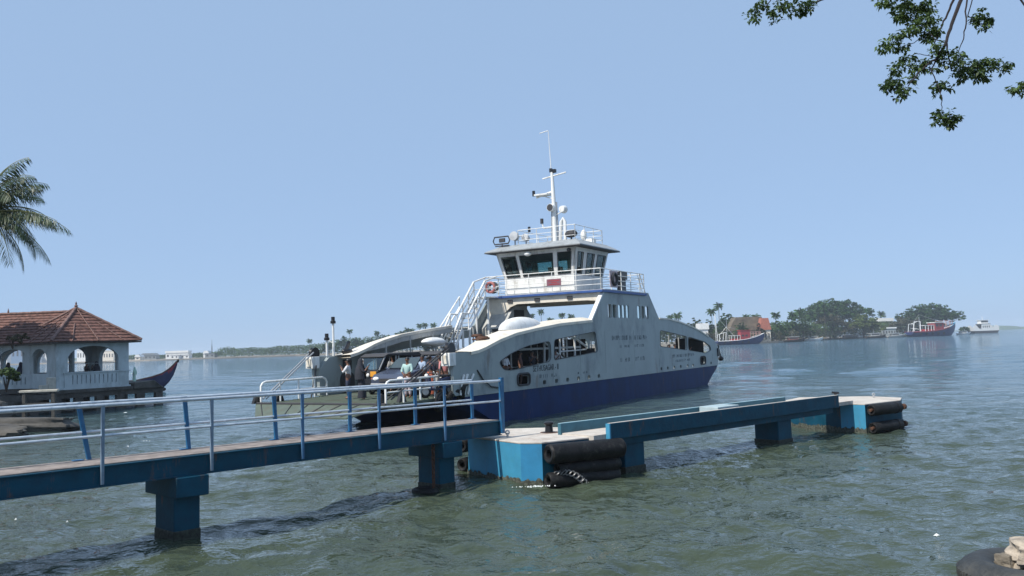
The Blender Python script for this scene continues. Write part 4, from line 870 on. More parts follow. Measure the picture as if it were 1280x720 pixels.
def pavilion():
    rz = math.atan2(PR.y, PR.x)
    p = empty('pavilion', PK, rz, 'white arched pavilion with red tiled hipped roof standing over the water', 'pavilion')
    a = PA
    # local: x along right face, y along left face
    big = arch_pts(.75, 4.25, 1.02, 1.95, 2.82); nar = arch_pts(1.2, 3.8, 1.02, 1.9, 2.7)
    H_ = PE - PZ
    def wall(nm, fn, holes, L=a):
        me = plate_mesh(nm, [(0, 0), (L, 0), (L, H_), (0, H_)], holes, .28, fn); return link(nm, me, M_wall, p)
    w = wall('wall', lambda u, v, t: (u, t, PZ + v), [big])
    wall('wall', lambda u, v, t: (t, u if u > .0 else .28, PZ + v) if False else (t + .001, .281 + u * (a - .562) / a, PZ + v), [nar])
    wall('wall', lambda u, v, t: (u, a - t, PZ + v), [arch_pts(.6, 2.2, 1.02, 1.95, 2.75), arch_pts(2.75, 4.4, 1.02, 1.95, 2.75)])
    wall('wall', lambda u, v, t: (a - t - .001, .281 + u * (a - .562) / a, PZ + v), [nar])
    # balustrade: thickened sill, recessed slots
    sl_ = [[(x, .25), (x + .07, .25), (x + .07, .85), (x, .85)] for x in np.arange(1.0, 4.15, .3)]
    me = plate_mesh('balustrade', [(.5, .02), (4.9, .02), (4.9, .98), (.5, .98)], sl_, .08, lambda u, v, t: (u, -.085 + t, PZ + v)); link('balustrade', me, M_wall, p)
    mb = MB(); mb.box(.45, a + .06, -.14, -.0005, PZ + .98, PZ + 1.06); mb.box(-.05, a + .08, -.12, -.001, PZ - .1, PZ + .02); mb.build('sill', M_wall, p)
    MB().box(-.2, a + .2, -.2, a + .2, PZ - .32, PZ - .102).build('floor_slab', M_oldconc, p)
    mb = MB(); mb.tube([(.75, .4, PZ + 1.6), (4.2, .4, PZ + 1.6)], .02, 5); mb.build('grab_bar', M_steel, p)
    # roof
    e = .62; z0 = PE - .12; ap = (a / 2, a / 2, PE + 2.25); c4 = [(-e, -e, z0), (a + e, -e, z0), (a + e, a + e, z0), (-e, a + e, z0)]
    mb = MB()
    for i in range(4): tiled(mb, c4[i], c4[(i + 1) % 4], ap, ap)
    rf = mb.build('roof', M_tile, p)
    mb = MB(); mb.add([(x, y, z0 - .03) for x, y, _ in c4] + [(x * 1.0, y * 1.0, z0 - .13) for x, y, _ in c4], [(0, 1, 2, 3), (7, 6, 5, 4)] + [(k, (k + 1) % 4, (k + 1) % 4 + 4, k + 4) for k in range(4)]); mb.build('eaves_board', M_wood, rf)
    mb = MB()
    for c_ in c4: mb.tube([Vector(c_).lerp(Vector(ap), k / 14) + Vector((0, 0, .07 + .015 * (k % 2))) for k in range(15)], .10, 8)
    mb.build('ridge_tiles', M_tilecap, rf)
    mb = MB()
    for fx, tp in ((.22, .52), (.5, .95), (.78, .55)):
        A = Vector(c4[0]).lerp(Vector(c4[1]), fx); Tp = A.lerp(Vector(ap), tp); mb.tube([A + Vector((0, -.02, .07)), Tp + Vector((0, -.03, .06))], .035, 5)
        A = Vector(c4[3]).lerp(Vector(c4[0]), fx); Tp = A.lerp(Vector(ap), tp); mb.tube([A + Vector((-.02, 0, .07)), Tp + Vector((-.03, 0, .06))], .035, 5)
    mb.build('mortar_strips', M_tilecap, rf)
    mb = MB(); mb.lathe([(.12, 0), (.09, .1), (.14, .16), (.05, .25), (.07, .32), (.0, .5)], (ap[0], ap[1], ap[2] + .05), 10); mb.build('finial', M_tilecap, rf, True)
    # broken concrete edge, steps, beams under
    mb = MB(); mb.prism([(-.02, 0), (-.02, .78), (-.3, .78), (-.3, .45), (-.75, .4), (-.8, .12), (-1.8, .06), (-1.9, -.12), (0, -.12)], -.1, .25, lambda u, v, t: (t, v * 0 - u * 0 + 0, 0)) if False else None
    vs = [(-.06, -.08), (-.06, .25), (-.5, .25)]
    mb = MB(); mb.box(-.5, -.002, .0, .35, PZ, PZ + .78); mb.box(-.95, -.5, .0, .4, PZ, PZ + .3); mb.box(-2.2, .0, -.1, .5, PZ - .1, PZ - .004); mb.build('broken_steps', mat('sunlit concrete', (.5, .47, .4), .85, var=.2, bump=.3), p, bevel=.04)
    # under-structure: longitudinal beams and rows of stub piers leaving square openings
    for y in (-.05, 2.4, 4.85):
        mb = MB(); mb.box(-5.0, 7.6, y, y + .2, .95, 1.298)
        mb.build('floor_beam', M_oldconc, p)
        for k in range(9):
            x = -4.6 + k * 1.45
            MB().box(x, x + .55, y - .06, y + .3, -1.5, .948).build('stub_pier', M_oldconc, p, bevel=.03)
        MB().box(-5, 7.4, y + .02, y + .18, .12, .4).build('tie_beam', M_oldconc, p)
    return p
pavilion()
# landing slab out to the right
mb = MB(); A = PK + PR * 5.25
def lp(x, y, z): return A + PR * x + PL_ * y + Vector((0, 0, z))
mb.add([lp(0, -.3, 1.3), lp(2.2, -.3, 1.3), lp(2.9, .6, 1.2), lp(2.4, 3.8, 1.3), lp(0, 3.8, 1.3), lp(0, -.3, 1.72), lp(1.5, -.3, 1.86), lp(2.4, .6, 1.5), lp(1.9, 3.8, 1.8), lp(0, 3.8, 1.72)], [(0, 1, 2, 3, 4), (5, 6, 7, 8, 9), (0, 1, 6, 5), (1, 2, 7, 6), (2, 3, 8, 7), (3, 4, 9, 8), (4, 0, 5, 9)])
jt = tag(mb.build('landing_stage', M_oldconc, None, bevel=.04), 'dark broken concrete landing stage reaching right from the pavilion', 'jetty')
# long wing joining the pavilion from the left
def wing():
    base = PK + PL_ * 3.6 + PR * .3
    rz = math.atan2(.12, -.99)                    # local x runs to the left
    w = empty('waterside_hall', base, rz, 'long tiled hall with wide arches joined to the left of the pavilion', 'hall')
    H_ = PE - PZ; L = 11.0
    holes = [arch_pts(.3 + k * 2.75, 2.8 + k * 2.75, 1.02, 1.75, 2.75) for k in range(4)]
    for y in (0.0, -4.2):
        me = plate_mesh('wall', [(0, 0), (L, 0), (L, H_), (0, H_)], holes, .26, lambda u, v, t, y=y: (u, y + t, PZ + v)); link('wall', me, M_wall, w)
    me = plate_mesh('balustrade', [(0, .02), (L, .02), (L, .98), (0, .98)], [[(x, .3), (x + .08, .3), (x + .08, .8), (x, .8)] for x in np.arange(.5, 10.6, .32)], .08, lambda u, v, t: (u, .262 + t, PZ + v)); link('balustrade', me, M_wall, w)
    MB().box(0, L, -4.2, .6, PZ - .3, PZ - .004).build('floor_slab', M_oldconc, w)
    z0 = PE - .12; zr = PE + 2.05; mb = MB()
    tiled(mb, (-1.2, .9, z0), (L, .9, z0), (L, -1.9, zr), (-1.2, -1.9, zr)); tiled(mb, (-1.2, -4.8, z0), (L, -4.8, z0), (L, -1.9, zr), (-1.2, -1.9, zr))
    rf = mb.build('roof', M_tile, w)
    MB().box(-.6, L, .78, .86, z0 - .12, z0 - .02).build('eaves_board', M_wood, rf)
    mb = MB(); mb.tube([(-1.2 + k * .4, -1.9, zr + .06 + .015 * (k % 2)) for k in range(31)], .1, 8); mb.build('ridge_tiles', M_tilecap, rf)
    mb = MB(); mb.lathe([(.08, 0), (.05, .2), (0, .4)], (3.6, -1.9, zr + .1), 8); mb.build('finial', M_tilecap, rf)
    for k in range(7):
        x = .4 + k * 1.6; MB().box(x, x + .4, -.3, .2, -1.4, PZ - .3).build('stub_pier', M_oldconc, w)
        MB().box(x, x + .4, -4.1, -3.7, -1.4, PZ - .3).build('stub_pier', M_oldconc, w)
wing()
# broken frame, rocks and slabs on the left shore
fr = empty('concrete_frame', on_z(48, 517, .4), R(12), 'small ruined concrete frame standing before the pavilion piers', 'ruin')
for x in (-.9, .7): MB().box(x, x + .2, 0, .25, -1.2, 1.25).build('upright', M_oldconc, fr, bevel=.03)
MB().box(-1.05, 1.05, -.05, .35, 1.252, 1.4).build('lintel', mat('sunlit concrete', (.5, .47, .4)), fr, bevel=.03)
MB().box(-.9, .9, .0, .3, .5, .62).build('crossbeam', M_oldconc, fr)
def rock(name, c, size, rz, seed, m, label, grp='slabs and boulders along the left waterline', cat='rock', rough=.16, sub=4):
    import bmesh
    b = bmesh.new(); bmesh.ops.create_cube(b, size=2); bmesh.ops.subdivide_edges(b, edges=b.edges[:], cuts=sub * 2, use_grid_fill=True)
    rs = random.Random(seed); off = [Vector((rs.uniform(-9, 9), rs.uniform(-9, 9), rs.uniform(-9, 9))) for _ in range(3)]
    from mathutils import noise
    for v in b.verts:
        p = v.co.copy(); q = p.normalized() * 1.25; p = p.lerp(q, .35); d = noise.fractal(p * 1.1 + off[0], .8, 2.2, 4) * rough * 2.2
        p *= (1 + d); v.co = Vector((p.x * size[0], p.y * size[1], p.z * size[2]))
    me = bpy.data.meshes.new(name); b.to_mesh(me); b.free()
    o = link(name, me, m, None, True, ang=35); o.location = c; o.rotation_euler = (R(rs.uniform(-4, 4)), R(rs.uniform(-4, 4)), rz); return tag(o, label, cat, grp)
rock('concrete_slab', (-25.0, 42.0, .35), (2.7, 1.4, .40), R(14), 1, M_oldconc, 'long broken dark slab reaching furthest out from the left shore', cat='slab', rough=.07)
rock('boulder', (-24.8, 39.2, .1), (1.9, 1.0, .42), R(5), 2, M_oldconc, 'low dark boulder in front of the long broken slab')
rock('boulder', (-28.9, 43.0, .5), (1.8, 1.3, .6), R(40), 3, M_oldconc, 'dark boulder at the left frame edge behind the long slab')
rock('boulder', (-30.2, 47.5, .5), (1.4, 1.0, .9), R(80), 5, M_oldconc, 'upright dark block below the green bush')
rock('boulder', (-27.6, 40.0, .3), (1.6, 1.4, .6), R(60), 6, M_oldconc, 'dark boulder at the left frame edge in front of the slab')
# ------------------------------------------------------------------ tyre with a stone, near right
ty = MB(); ty.torus((0, 0, 0), .37, .15, 'z', 48, 16, sq=.95); TY = ty.build('old_tyre', mat('dusty tyre', (.032, .034, .034), .6, var=.35, scale=5, stain='#5a5850', stain_amt=.5, stain_scale=4, bump=.4, bscale=30), None, True); TY.location = (3.88, 6.5, 1.655)
tag(TY, 'worn black tyre lying flat at the bottom right corner with a stone on it', 'tyre')
tr = MB()
for k in range(72):
    t = 2 * math.pi * k / 72
    for z0 in (-.075, -.005): tr.box(.50, .5225 - (.004 if abs(z0) > .04 else 0), -.014, .014, z0, z0 + .062, Matrix.Rotation(t + (.03 if z0 < -.05 else 0), 4, 'Z'))
tr.build('tread', MATS['dusty tyre'], TY)
rock('stone', (3.95, 6.46, 1.86), (.22, .15, .085), R(-18), 11, M_rock, 'pale jagged stone resting on the old tyre', None, 'stone', .13)
rock('stone', (3.70, 6.52, 1.79), (.075, .06, .05), R(30), 13, mat('dull rock', (.2, .17, .13), .9, var=.3, bump=.5), 'small brown stone beside the pale one on the tyre', None, 'stone', .08)
rock('stone', (4.12, 6.2, 1.84), (.13, .1, .06), R(50), 17, mat('dark rock', (.06, .045, .05), .9, var=.3, bump=.5), 'dark lump in front of the pale stone on the tyre', None, 'stone', .08)

# ------------------------------------------------------------------ boats
def loft(st, n=9, cap=True):
    """st: (x, keel z, sheer z, half beam)"""
    vs = []; fs = []; m = 2 * n + 1
    for x, zk, zs, hb in st:
        for j in range(-n, n + 1):
            t = j / n; y = hb * math.copysign(abs(t) ** .55, t); z = zk + (zs - zk) * abs(t) ** 2.2; vs.append((x, y, z))
    for i in range(len(st) - 1):
        for j in range(m - 1): fs.append((i * m + j, (i + 1) * m + j, (i + 1) * m + j + 1, i * m + j + 1))
    fs.append(tuple(range(m))); fs.append(tuple(range((len(st) - 1) * m, len(st) * m)))
    return MB().add(vs, fs)
def deck_of(st, dz=.15):
    vs = []; fs = []
    for x, zk, zs, hb in st: vs += [(x, -hb * .97, zs - dz), (x, hb * .97, zs - dz)]
    for i in range(len(st) - 1): fs.append((2 * i, 2 * i + 2, 2 * i + 3, 2 * i + 1))
    return MB().add(vs, fs)
def gunwale(st, r=.05):
    mb = MB()
    for s in (-1, 1): mb.tube([(x, s * hb, zs) for x, zk, zs, hb in st], r, 6)
    return mb
# carved wooden boat: prow to the right of the pavilion
pw = at(222, 453, 86)
bt = empty('wooden_boat', (pw.x, pw.y, 0), math.atan2(-.22, -.97), 'long wooden boat with high curved maroon and blue prow behind the landing stage', 'boat')
ST = [(0, 2.75, 3.05, .03), (.15, 2.25, 2.95, .08), (.4, 1.6, 2.65, .18), (.8, .95, 2.25, .36), (1.4, .35, 1.85, .62), (2.3, 0, 1.55, .85), (4, -.3, 1.2, 1.1), (7, -.35, 1.05, 1.15), (11, -.2, 1.15, .9), (13, .3, 1.6, .4), (14, 1.6, 2.3, .05)]
loft(ST).build('hull', mat('boat blue black paint', (.035, .035, .10), .45, var=.25, scale=2), bt, True)
mb = MB()
for s in (-1, 1):
    vs = []; 
    for x, zk, zs, hb in ST[:8]: vs += [(x + .01, s * (hb * .985 + .02), zs - .03), (x + .01, s * (hb * .80 + .03), zs - (zs - zk) * .42)]
    mb.add(vs, [(2 * i, 2 * i + 2, 2 * i + 3, 2 * i + 1) for i in range(7)])
mb.build('painted_band', mat('boat maroon paint', (.34, .035, .05), .45, var=.25, scale=2), bt, True)
gunwale(ST, .06).build('gunwale', M_wood, bt, True); deck_of(ST, .3).build('bottom_boards', M_wood, bt)
mb = MB(); mb.ell((-.03, 0, 3.05), (.12, .1, .2)); mb.build('stem_knob', M_blackpaint, bt, True)
mb = MB(); mb.ell((1.3, .68, .25), (.3, .12, .2)); mb.build('rudder_fender', M_black, bt, True)
mb = MB(); mb.tube([(5.5, 1.0, 1.3), (3.2, 1.35, 1.05), (1.6, 1.2, .75)], .06, 6); mb.build('bamboo_pole', M_rope, bt, True)
def trawler(loc, rz, label, sc, hullm, cabm, second=False):
    t = empty('fishing_trawler', loc, rz, label, 'trawler', 'trawlers moored along the far shore', sc)
    st = [(0, .9, 2.0, 2.2), (1, 0, 1.9, 2.6), (5, -.6, 1.9, 3.0), (10, -.8, 2.1, 3.1), (15, -.8, 2.6, 3.0), (19, -.6, 3.4, 2.5), (22, 0, 4.2, 1.6), (24, 1.5, 4.9, .7), (25.2, 3.6, 5.3, .05)]
    loft(st).build('hull', hullm, t, True); gunwale(st, .13).build('gunwale', M_white if not second else M_cyan, t, True); deck_of(st, .5).build('deck', M_greyin, t)
    mb = MB(); mb.box(12.0, 16.8, -1.9, 1.9, 1.9, 6.9 if not second else 5.4); cb = mb.build('cabin', cabm, t, bevel=.08)
    for k in range(2): MB().box(12.5 + k * 1.9, 13.7 + k * 1.9, -1.94, 1.94, 3.9, 4.8).build('window', M_dark, cb)
    MB().box(6.9, 12.2, -1.5, 1.5, 4.4, 4.6).build('awning', M_white, t)
    for x in (7.2, 8.8, 10.4, 11.8):
        for y in (-1.4, 1.4): MB().tube([(x, y, 1.7), (x, y, 4.4)], .12, 6).build('awning_post', M_white, t)
    MB().box(7.6, 11.4, -1.3, 1.3, 1.6, 2.9).build('net_store', M_red, t, bevel=.1)
    MB().box(11.6, 17.2, -2.15, 2.15, 6.902 if not second else 5.402, 7.1 if not second else 5.65).build('cabin_roof', M_white if second else M_red, t)
    mb = MB()
    pts = [(17, 2.9), (18.5, 3.2), (20, 3.6), (21.5, 4.1), (23, 4.5)]
    for s in (-1, 1):
        for x, z in pts: mb.tube([(x, s * (2.4 - (x - 17) * .28), z), (x, s * (2.4 - (x - 17) * .28), 6.1)], .09, 5)
        for h in (5.2, 6.1): mb.tube([(x, s * (2.4 - (x - 17) * .28), h) for x, z in pts], .08, 5)
    mb.build('bow_rail', flat('faded orange rail', (.55, .30, .25)), t, True)
    mb = MB(); mb.tube([(1, -1.6, 1.8), (1.2, -1.2, 5.2), (1.2, 1.2, 5.2), (1, 1.6, 1.8)], .14, 6); mb.tube([(4, -2, 1.8), (4.6, -1.4, 6.2), (4.6, 1.4, 6.2), (4, 2, 1.8)], .14, 6); mb.tube([(1.2, 0, 5.2), (4.6, 0, 6.2)], .1, 6)
    for x in (1.5, 3): mb.tube([(x, -2, 3), (x + 1.2, 2, 3.6)], .08, 5)
    mb.build('gallows', M_white, t, True)
    if not second:
        mb = MB()
        for y in (-1.1, 1.1): mb.tube([(.2, y, 1.6), (-.3, y * .1, 15.5)], .13, 6)
        for z in (4, 7, 10, 13): mb.tube([(.1 - z * .02, -1.1 * (1 - z / 16.5), z), (.1 - z * .02, 1.1 * (1 - z / 16.5), z)], .08, 5)
        mb.tube([(-.3, 0, 15.3), (9, 0, 4.6)], .05, 4); mb.build('stern_mast', M_white, t, True)
    if second: gunwale(st[:6], .28).build('painted_band', mat('trawler maroon', (.17, .025, .04), .5), t, True)
    mb = MB(); mb.tube([(5.6, 0, 1.8), (5.6, 0, 12.5 if not second else 8)], .11, 6); mb.tube([(5.6, 0, 9), (1.2, 0, 4.6)], .04, 4); mb.tube([(5.6, 0, 9), (16, 0, 6)], .04, 4); mb.build('mast', M_steel, t, True)
    mb = MB()
    for k in range(5):
        for s in (-1, 1): mb.torus((3 + k * 3.1, s * 3.08, 1.1), .36, .14, 'y', 14, 6)
    mb.build('fender_tyres', M_black, t, True)
    return t
def wl(x, y): return on_z(x, y, 0)
mh = mat('trawler hull blue', (.025, .04, .13), .5, stain='#2c2c38', stain_scale=.4); mc = mat('trawler red', (.30, .03, .035), .5, stain='#6d2f2a', stain_scale=.4)
P1 = wl(896, 431.5); P2 = at(963, 430, P1.y + 4); trawler((P1.x, P1.y, 0), math.atan2(P2.y - P1.y, P2.x - P1.x), 'nearer fishing trawler with navy hull and tall red cabin, right of the ferry stern', 1.0, mh, mc)
P1 = Vector((at(1137, 421, 560).x, 560, 0)); P2 = Vector((at(1195, 420, 575).x, 575, 0)); trawler(P1, math.atan2(P2.y - P1.y, P2.x - P1.x), 'further fishing trawler with red cabin and white roof under the umbrella shaped tree', (P2 - P1).length / 25.2, mh, mc, True)
def launch(loc, rz, label, L, hm, cm, name='launch'):
    s = L / 10; t = empty(name, loc, rz, label, 'motor boat', 'small boats along the far shore', s)
    st = [(0, .2, 1.0, 1.3), (.5, -.2, .95, 1.45), (4, -.4, 1.0, 1.5), (7.5, -.3, 1.3, 1.2), (9.3, .4, 1.6, .5), (10, 1.3, 1.8, .04)]
    loft(st).build('hull', hm, t, True); deck_of(st).build('deck', M_greyin, t)
    MB().box(2.0, 6.6, -1.1, 1.1, .9, 2.3).build('cabin', cm, t, bevel=.1); MB().box(1.2, 7.0, -1.3, 1.3, 2.3, 2.42).build('roof', M_white, t)
    MB().box(2.3, 6.2, -1.12, 1.12, 1.5, 2.05).build('windows', M_dark, t)
    mb = MB(); mb.tube([(4, 0, 2.4), (4, 0, 4.2)], .06, 6); mb.build('mast', M_steel, t); return t
def lx(x, Y, dx=0): return Vector((at(x, 415, Y).x, Y, 0))
launch(lx(1005, 505), R(3), 'white covered launch moored left of the big tree on the far shore', 11.5, M_white, M_cream)
launch(lx(979, 455), R(5), 'small dark boat with a rusty red deckhouse beside the white launch', 12, M_wood, mat('rusty cabin', (.22, .09, .07), .7, var=.4, scale=.8))
launch(lx(1196, 640), R(4), 'small white launch between the further trawler and the white ferry', 11, M_white, M_white)
launch(lx(1180, 660), R(170), 'low grey launch half hidden behind the further trawler bow', 9, M_greyin, M_greyin)
launch(lx(1049, 555), R(0), 'low dark boat lying under the brownish tree', 12, M_wood, M_dark)
launch(lx(1082, 560), R(6), 'dark flat boat moored under the yellow green tree', 14, M_wood, M_greyin)
launch(lx(1109, 562), R(6), 'grey flat boat moored left of the further trawler', 12, M_greyin, M_greyin)
# distant white ferry
fw = empty('distant_ferry', lx(1213, 760), R(8), 'small white ferry with a tall wheelhouse on the far right water', 'ferry')
L = 25.5
MB().prism([(0, 2.2), (1.5, 0), (3, -.6), (22.5, -.6), (24, 0), (L, 2.2)], -4, 4, lambda u, v, t: (u, t, v)).build('hull', M_dark, fw)
mb = MB(); mb.prism([(0, 2.2), (-.3, 5.4), (1.2, 7.0), (3.4, 7.2), (6, 4.2), (8.2, 4.0), (8.6, 8.2), (17, 8.2), (17.4, 4.0), (19.5, 4.2), (22, 7.2), (24.2, 7.0), (L + .3, 5.4), (L, 2.2)], -4, -3.8, lambda u, v, t: (u, t, v)); mb.build('side_wall', M_white, fw)
mb = MB(); mb.prism([(0, 2.2), (-.3, 5.4), (1.2, 7.0), (3.4, 7.2), (6, 4.2), (8.2, 4.0), (8.6, 8.2), (17, 8.2), (17.4, 4.0), (19.5, 4.2), (22, 7.2), (24.2, 7.0), (L + .3, 5.4), (L, 2.2)], 3.8, 4, lambda u, v, t: (u, t, v)); mb.build('side_wall', M_white, fw)
MB().box(8, 17.6, -4.2, 4.2, 8.2, 8.6).build('bridge_deck', M_greyin, fw)
w_ = MB().box(9.2, 16.4, -2.5, 2.5, 8.6, 11.6).build('wheelhouse', M_white, fw, bevel=.1)
MB().box(9.5, 16.1, -2.54, 2.54, 9.8, 11).build('windows', M_dark, w_); MB().box(8.6, 17, -3, 3, 11.6, 12).build('roof', M_white, fw)
MB().tube([(12.6, 0, 12), (12.6, 0, 15.5)], .15, 6).build('mast', M_white, fw)
mb = MB()
for x in (9.5, 11.5, 13.5, 15.5): mb.box(x, x + .9, -4.03, 4.03, 5, 6.6)
mb.build('windows', M_dark, fw)

# ------------------------------------------------------------------ far buildings
def building(xl, xr, yt, Y, label, m, name='building', roof=None, dep=8, wins=0, grp=None, cat='building', z0=.8, pitched=0):
    a = at(xl, 430, Y); b = at(xr, 430, Y); zt = at((xl + xr) / 2, yt, Y).z; W = b.x - a.x
    e = empty(name, (a.x, Y, z0), 0, label, cat, grp); h = max(1.5, zt - z0); wh_ = h * (1 - pitched)
    wo_ = MB().box(0, W, 0, dep, 0, wh_).build('wall', m, e)
    if pitched: MB().prism([(-.4, wh_), (W + .4, wh_), (W * .82, h), (W * .18, h)] if pitched > .3 else [(-.5, wh_), (W + .5, wh_), (W + .3, h), (-.3, h)], -.5, dep + .5, lambda u, v, t: (u, t, v)).build('roof', roof or M_white, e)
    else: MB().box(-.4, W + .4, -.4, dep + .4, h, h + .4).build('roof', roof or M_white, e)
    for k in range(wins):
        x = W * (k + .3) / wins; o = MB().box(x, x + W / wins * .4, -.06, .02, wh_ * .35, wh_ * .7).build('window', M_dark, e)
    return e
gb = 'buildings on the left far shore'
building(207, 235, 438.5, 800, 'long white shed, the tallest white building on the left far shore', M_white, 'shed', M_white, wins=5, grp=gb, pitched=.25)
building(213, 223, 444, 760, 'low white hut before the long white shed', M_white, 'hut', grp=gb, wins=2)
building(225.5, 236, 443.5, 765, 'low white oblong hut, right one before the long shed', M_white, 'hut', grp=gb, wins=2)
building(175, 195, 441.5, 800, 'grey warehouse right of the pavilion roof tip', mat('far grey wall', (.22, .24, .25)), 'warehouse', mat('far grey roof', (.18, .2, .22)), grp=gb, wins=4, pitched=.35)
building(168.5, 175, 443.5, 770, 'tiny cream house left of the grey warehouse', M_cream, 'hut', grp=gb, wins=1, pitched=.4)
building(254, 261, 438.5, 800, 'small white roofed hut left of the thin mast', M_white, 'hut', grp=gb, pitched=.4)
building(256, 268, 442, 790, 'low grey hut at the foot of the thin mast', MATS['far grey wall'], 'hut', MATS['far grey roof'], grp=gb, wins=2)
building(14, 30, 428, 900, 'blue grey tower block seen through the wide left arch', mat('far blue block', (.16, .24, .36)), 'tower_block', wins=3, grp=gb, dep=15)
building(0, 9, 431, 930, 'white tower block at the left frame edge seen through the arch', M_white, 'tower_block', wins=2, grp=gb, dep=15)
building(31, 47, 434, 900, 'pale low block right of the blue grey tower block', M_white, 'building', wins=4, grp=gb)
building(50, 64, 432, 920, 'pale block seen through the narrow arch', M_white, 'building', wins=4, grp=gb, dep=12)
building(96, 116, 437, 880, 'white long block seen through the big arch', M_white, 'building', wins=6, grp=gb)
building(122, 142, 438.5, 880, 'pale grey block seen through the right half of the big arch', M_cream, 'building', wins=6, grp=gb)
mb = MB(); a = at(265, 444, 800)
for s in (-1, 1): mb.tube([(s * .9, 0, 0), (0, 0, 13)], .22, 4)
for k in range(7): z = k * 1.8; w2 = .9 * (1 - z / 13); mb.tube([(-w2, 0, z), (w2, 0, z + .9)], .12, 4)
mb.tube([(0, 0, 12), (0, 0, 17)], .14, 4); o = mb.build('lattice_mast', M_dark); o.location = (a.x, 800, .8); tag(o, 'thin dark lattice mast on the left far shore', 'mast')
# right shore buildings
rt = mat('far red tiles', (.42, .14, .09), .8, var=.2); th = mat('brown thatch', (.15, .12, .085), .95, var=.3, scale=.4)
building(912, 962, 396, 452, 'large brown thatched hall behind the nearer trawler', mat('thatch hall wall', (.12, .12, .10)), 'thatched_hall', th, dep=14, wins=8, pitched=.55)
building(951, 964, 397.5, 447, 'house with an orange red tiled roof beside the thatched hall', M_cream, 'house', rt, wins=3, pitched=.5)
building(984, 996, 407, 500, 'cream house among the trees above the dark boat', M_cream, 'house', mat('dull roof', (.3, .2, .17)), wins=3, pitched=.3)
building(876, 886, 404, 440, 'white house showing between trees right behind the ferry stern', M_white, 'house', M_white, wins=2, pitched=.3)
building(1100, 1118, 397.5, 640, 'building with a long white roof between the two big trees', mat('dark grey wall', (.12, .13, .14)), 'building', M_white, wins=4, pitched=.18)  # wall in one plain dark grey
building(1104, 1121, 409, 600, 'low white open shed on the quay left of the further trawler', mat('quay wall', (.3, .33, .33)), 'shed', M_white, wins=5, pitched=.15)
building(1069, 1079, 410, 590, 'small white tent like hut under the yellow green tree', M_white, 'hut', M_white, pitched=.5)
building(1022, 1034, 413, 575, 'low brown roofed hut under the brownish tree', M_cream, 'hut', mat('dull roof', (.3, .2, .17)), wins=2, pitched=.45)
# ------------------------------------------------------------------ trees
def crown(lobes, n, size, seed, flatness=.35):
    rs = np.random.RandomState(seed); out = []
    vol = np.array([l[3] * l[4] + l[3] * l[5] for l in lobes]); cnt = (n * vol / vol.sum()).astype(int)
    for (cx, cy, cz, rx, ry, rz), k in zip(lobes, cnt):
        nc = max(10, k // 26); u = rs.normal(size=(nc, 3)); u /= np.linalg.norm(u, axis=1)[:, None]
        u[:, 2] = np.where(u[:, 2] < -.25, -u[:, 2] * .5, u[:, 2]); rr = rs.uniform(.62, 1.04, nc) ** .6
        cc = u * rr[:, None] * np.array([rx, ry, rz]) + np.array([cx, cy, cz]); cs = rs.uniform(.10, .24, nc) * min(rx, 2.2 * rz) * .9
        per = k // nc; d = rs.normal(size=(nc, per, 3)); d /= np.maximum(.6, np.linalg.norm(d, axis=2))[..., None]
        p = cc[:, None, :] + d * cs[:, None, None] * np.array([1.25, 1.25, .62]); out.append(p.reshape(-1, 3))
    p = np.concatenate(out); m = len(p)
    a = rs.normal(size=(m, 3)); a[:, 2] *= flatness; a /= np.linalg.norm(a, axis=1)[:, None]; b = rs.normal(size=(m, 3)); b[:, 2] *= .7; b -= a * (a * b).sum(1)[:, None]; b /= np.linalg.norm(b, axis=1)[:, None]
    s = rs.uniform(.55, 1.25, m)[:, None] * size; a = a * s; b = b * s * .6
    return np.stack([p - a, p - b * .9, p + a, p + b], 1)
def tree(base, lobes, n, size, m, label, seed, group='trees on the far shore', trunk_r=.45, name='broadleaf_tree', cat='tree'):
    t = empty(name, base, 0, label, cat, group)
    link('crown', quads_mesh('crown', crown(lobes, n, size, seed)), m, t, recalc=False)
    mb = MB(); rs = random.Random(seed); z0 = min(l[2] for l in lobes)
    fork = max(.8, z0 * .35); mb.tube([(0, 0, -.6), (.1, 0, fork * .5), (.05, 0, fork)], [trunk_r * 1.3, trunk_r, trunk_r * .85], 7)
    for l in lobes[:7]:
        e = Vector((l[0] * .8, l[1] * .8, l[2])); mid = Vector((e.x * .45, e.y * .45, fork + (e.z - fork) * .65)); mb.tube([(0.05, 0, fork * .9), mid, e], [trunk_r * .6, trunk_r * .4, trunk_r * .12], 6)
    mb.build('trunk', M_bark, t, True); return t
def px_tree(x, ytop, half, Y, mi, label, seed, n=1500, asp=1.0, grp='trees on the far shore', zb=.8, low=.25):
    c = at(x, ytop, Y); mpp = Y / F_PX; w = half * mpp; H_ = c.z - zb; rs = random.Random(seed); lobes = []
    for k in range(6):
        dx = (k - 2.5) / 2.5 * w * .62 + rs.uniform(-.1, .1) * w; fall = 1 - .42 * abs((k - 2.5) / 2.5) ** 1.6
        rz_ = H_ * (1 - low) * .42 * rs.uniform(.85, 1.1); lobes.append((dx, rs.uniform(-.4, .4) * w, H_ * fall * rs.uniform(.93, 1.0) - rz_ * .9, w * .38, w * .42, rz_))
    lobes.append((0, 0, H_ * (.5 + low / 2) * .9, w * .75, w * .6, H_ * .26))
    return tree((c.x, Y, zb), lobes, int(n * 2.2), max(.5, Y * .0011) * asp, M_ftree[mi], label, seed, grp, trunk_r=max(.25, w * .04))
R_ = 'trees on the right far shore'
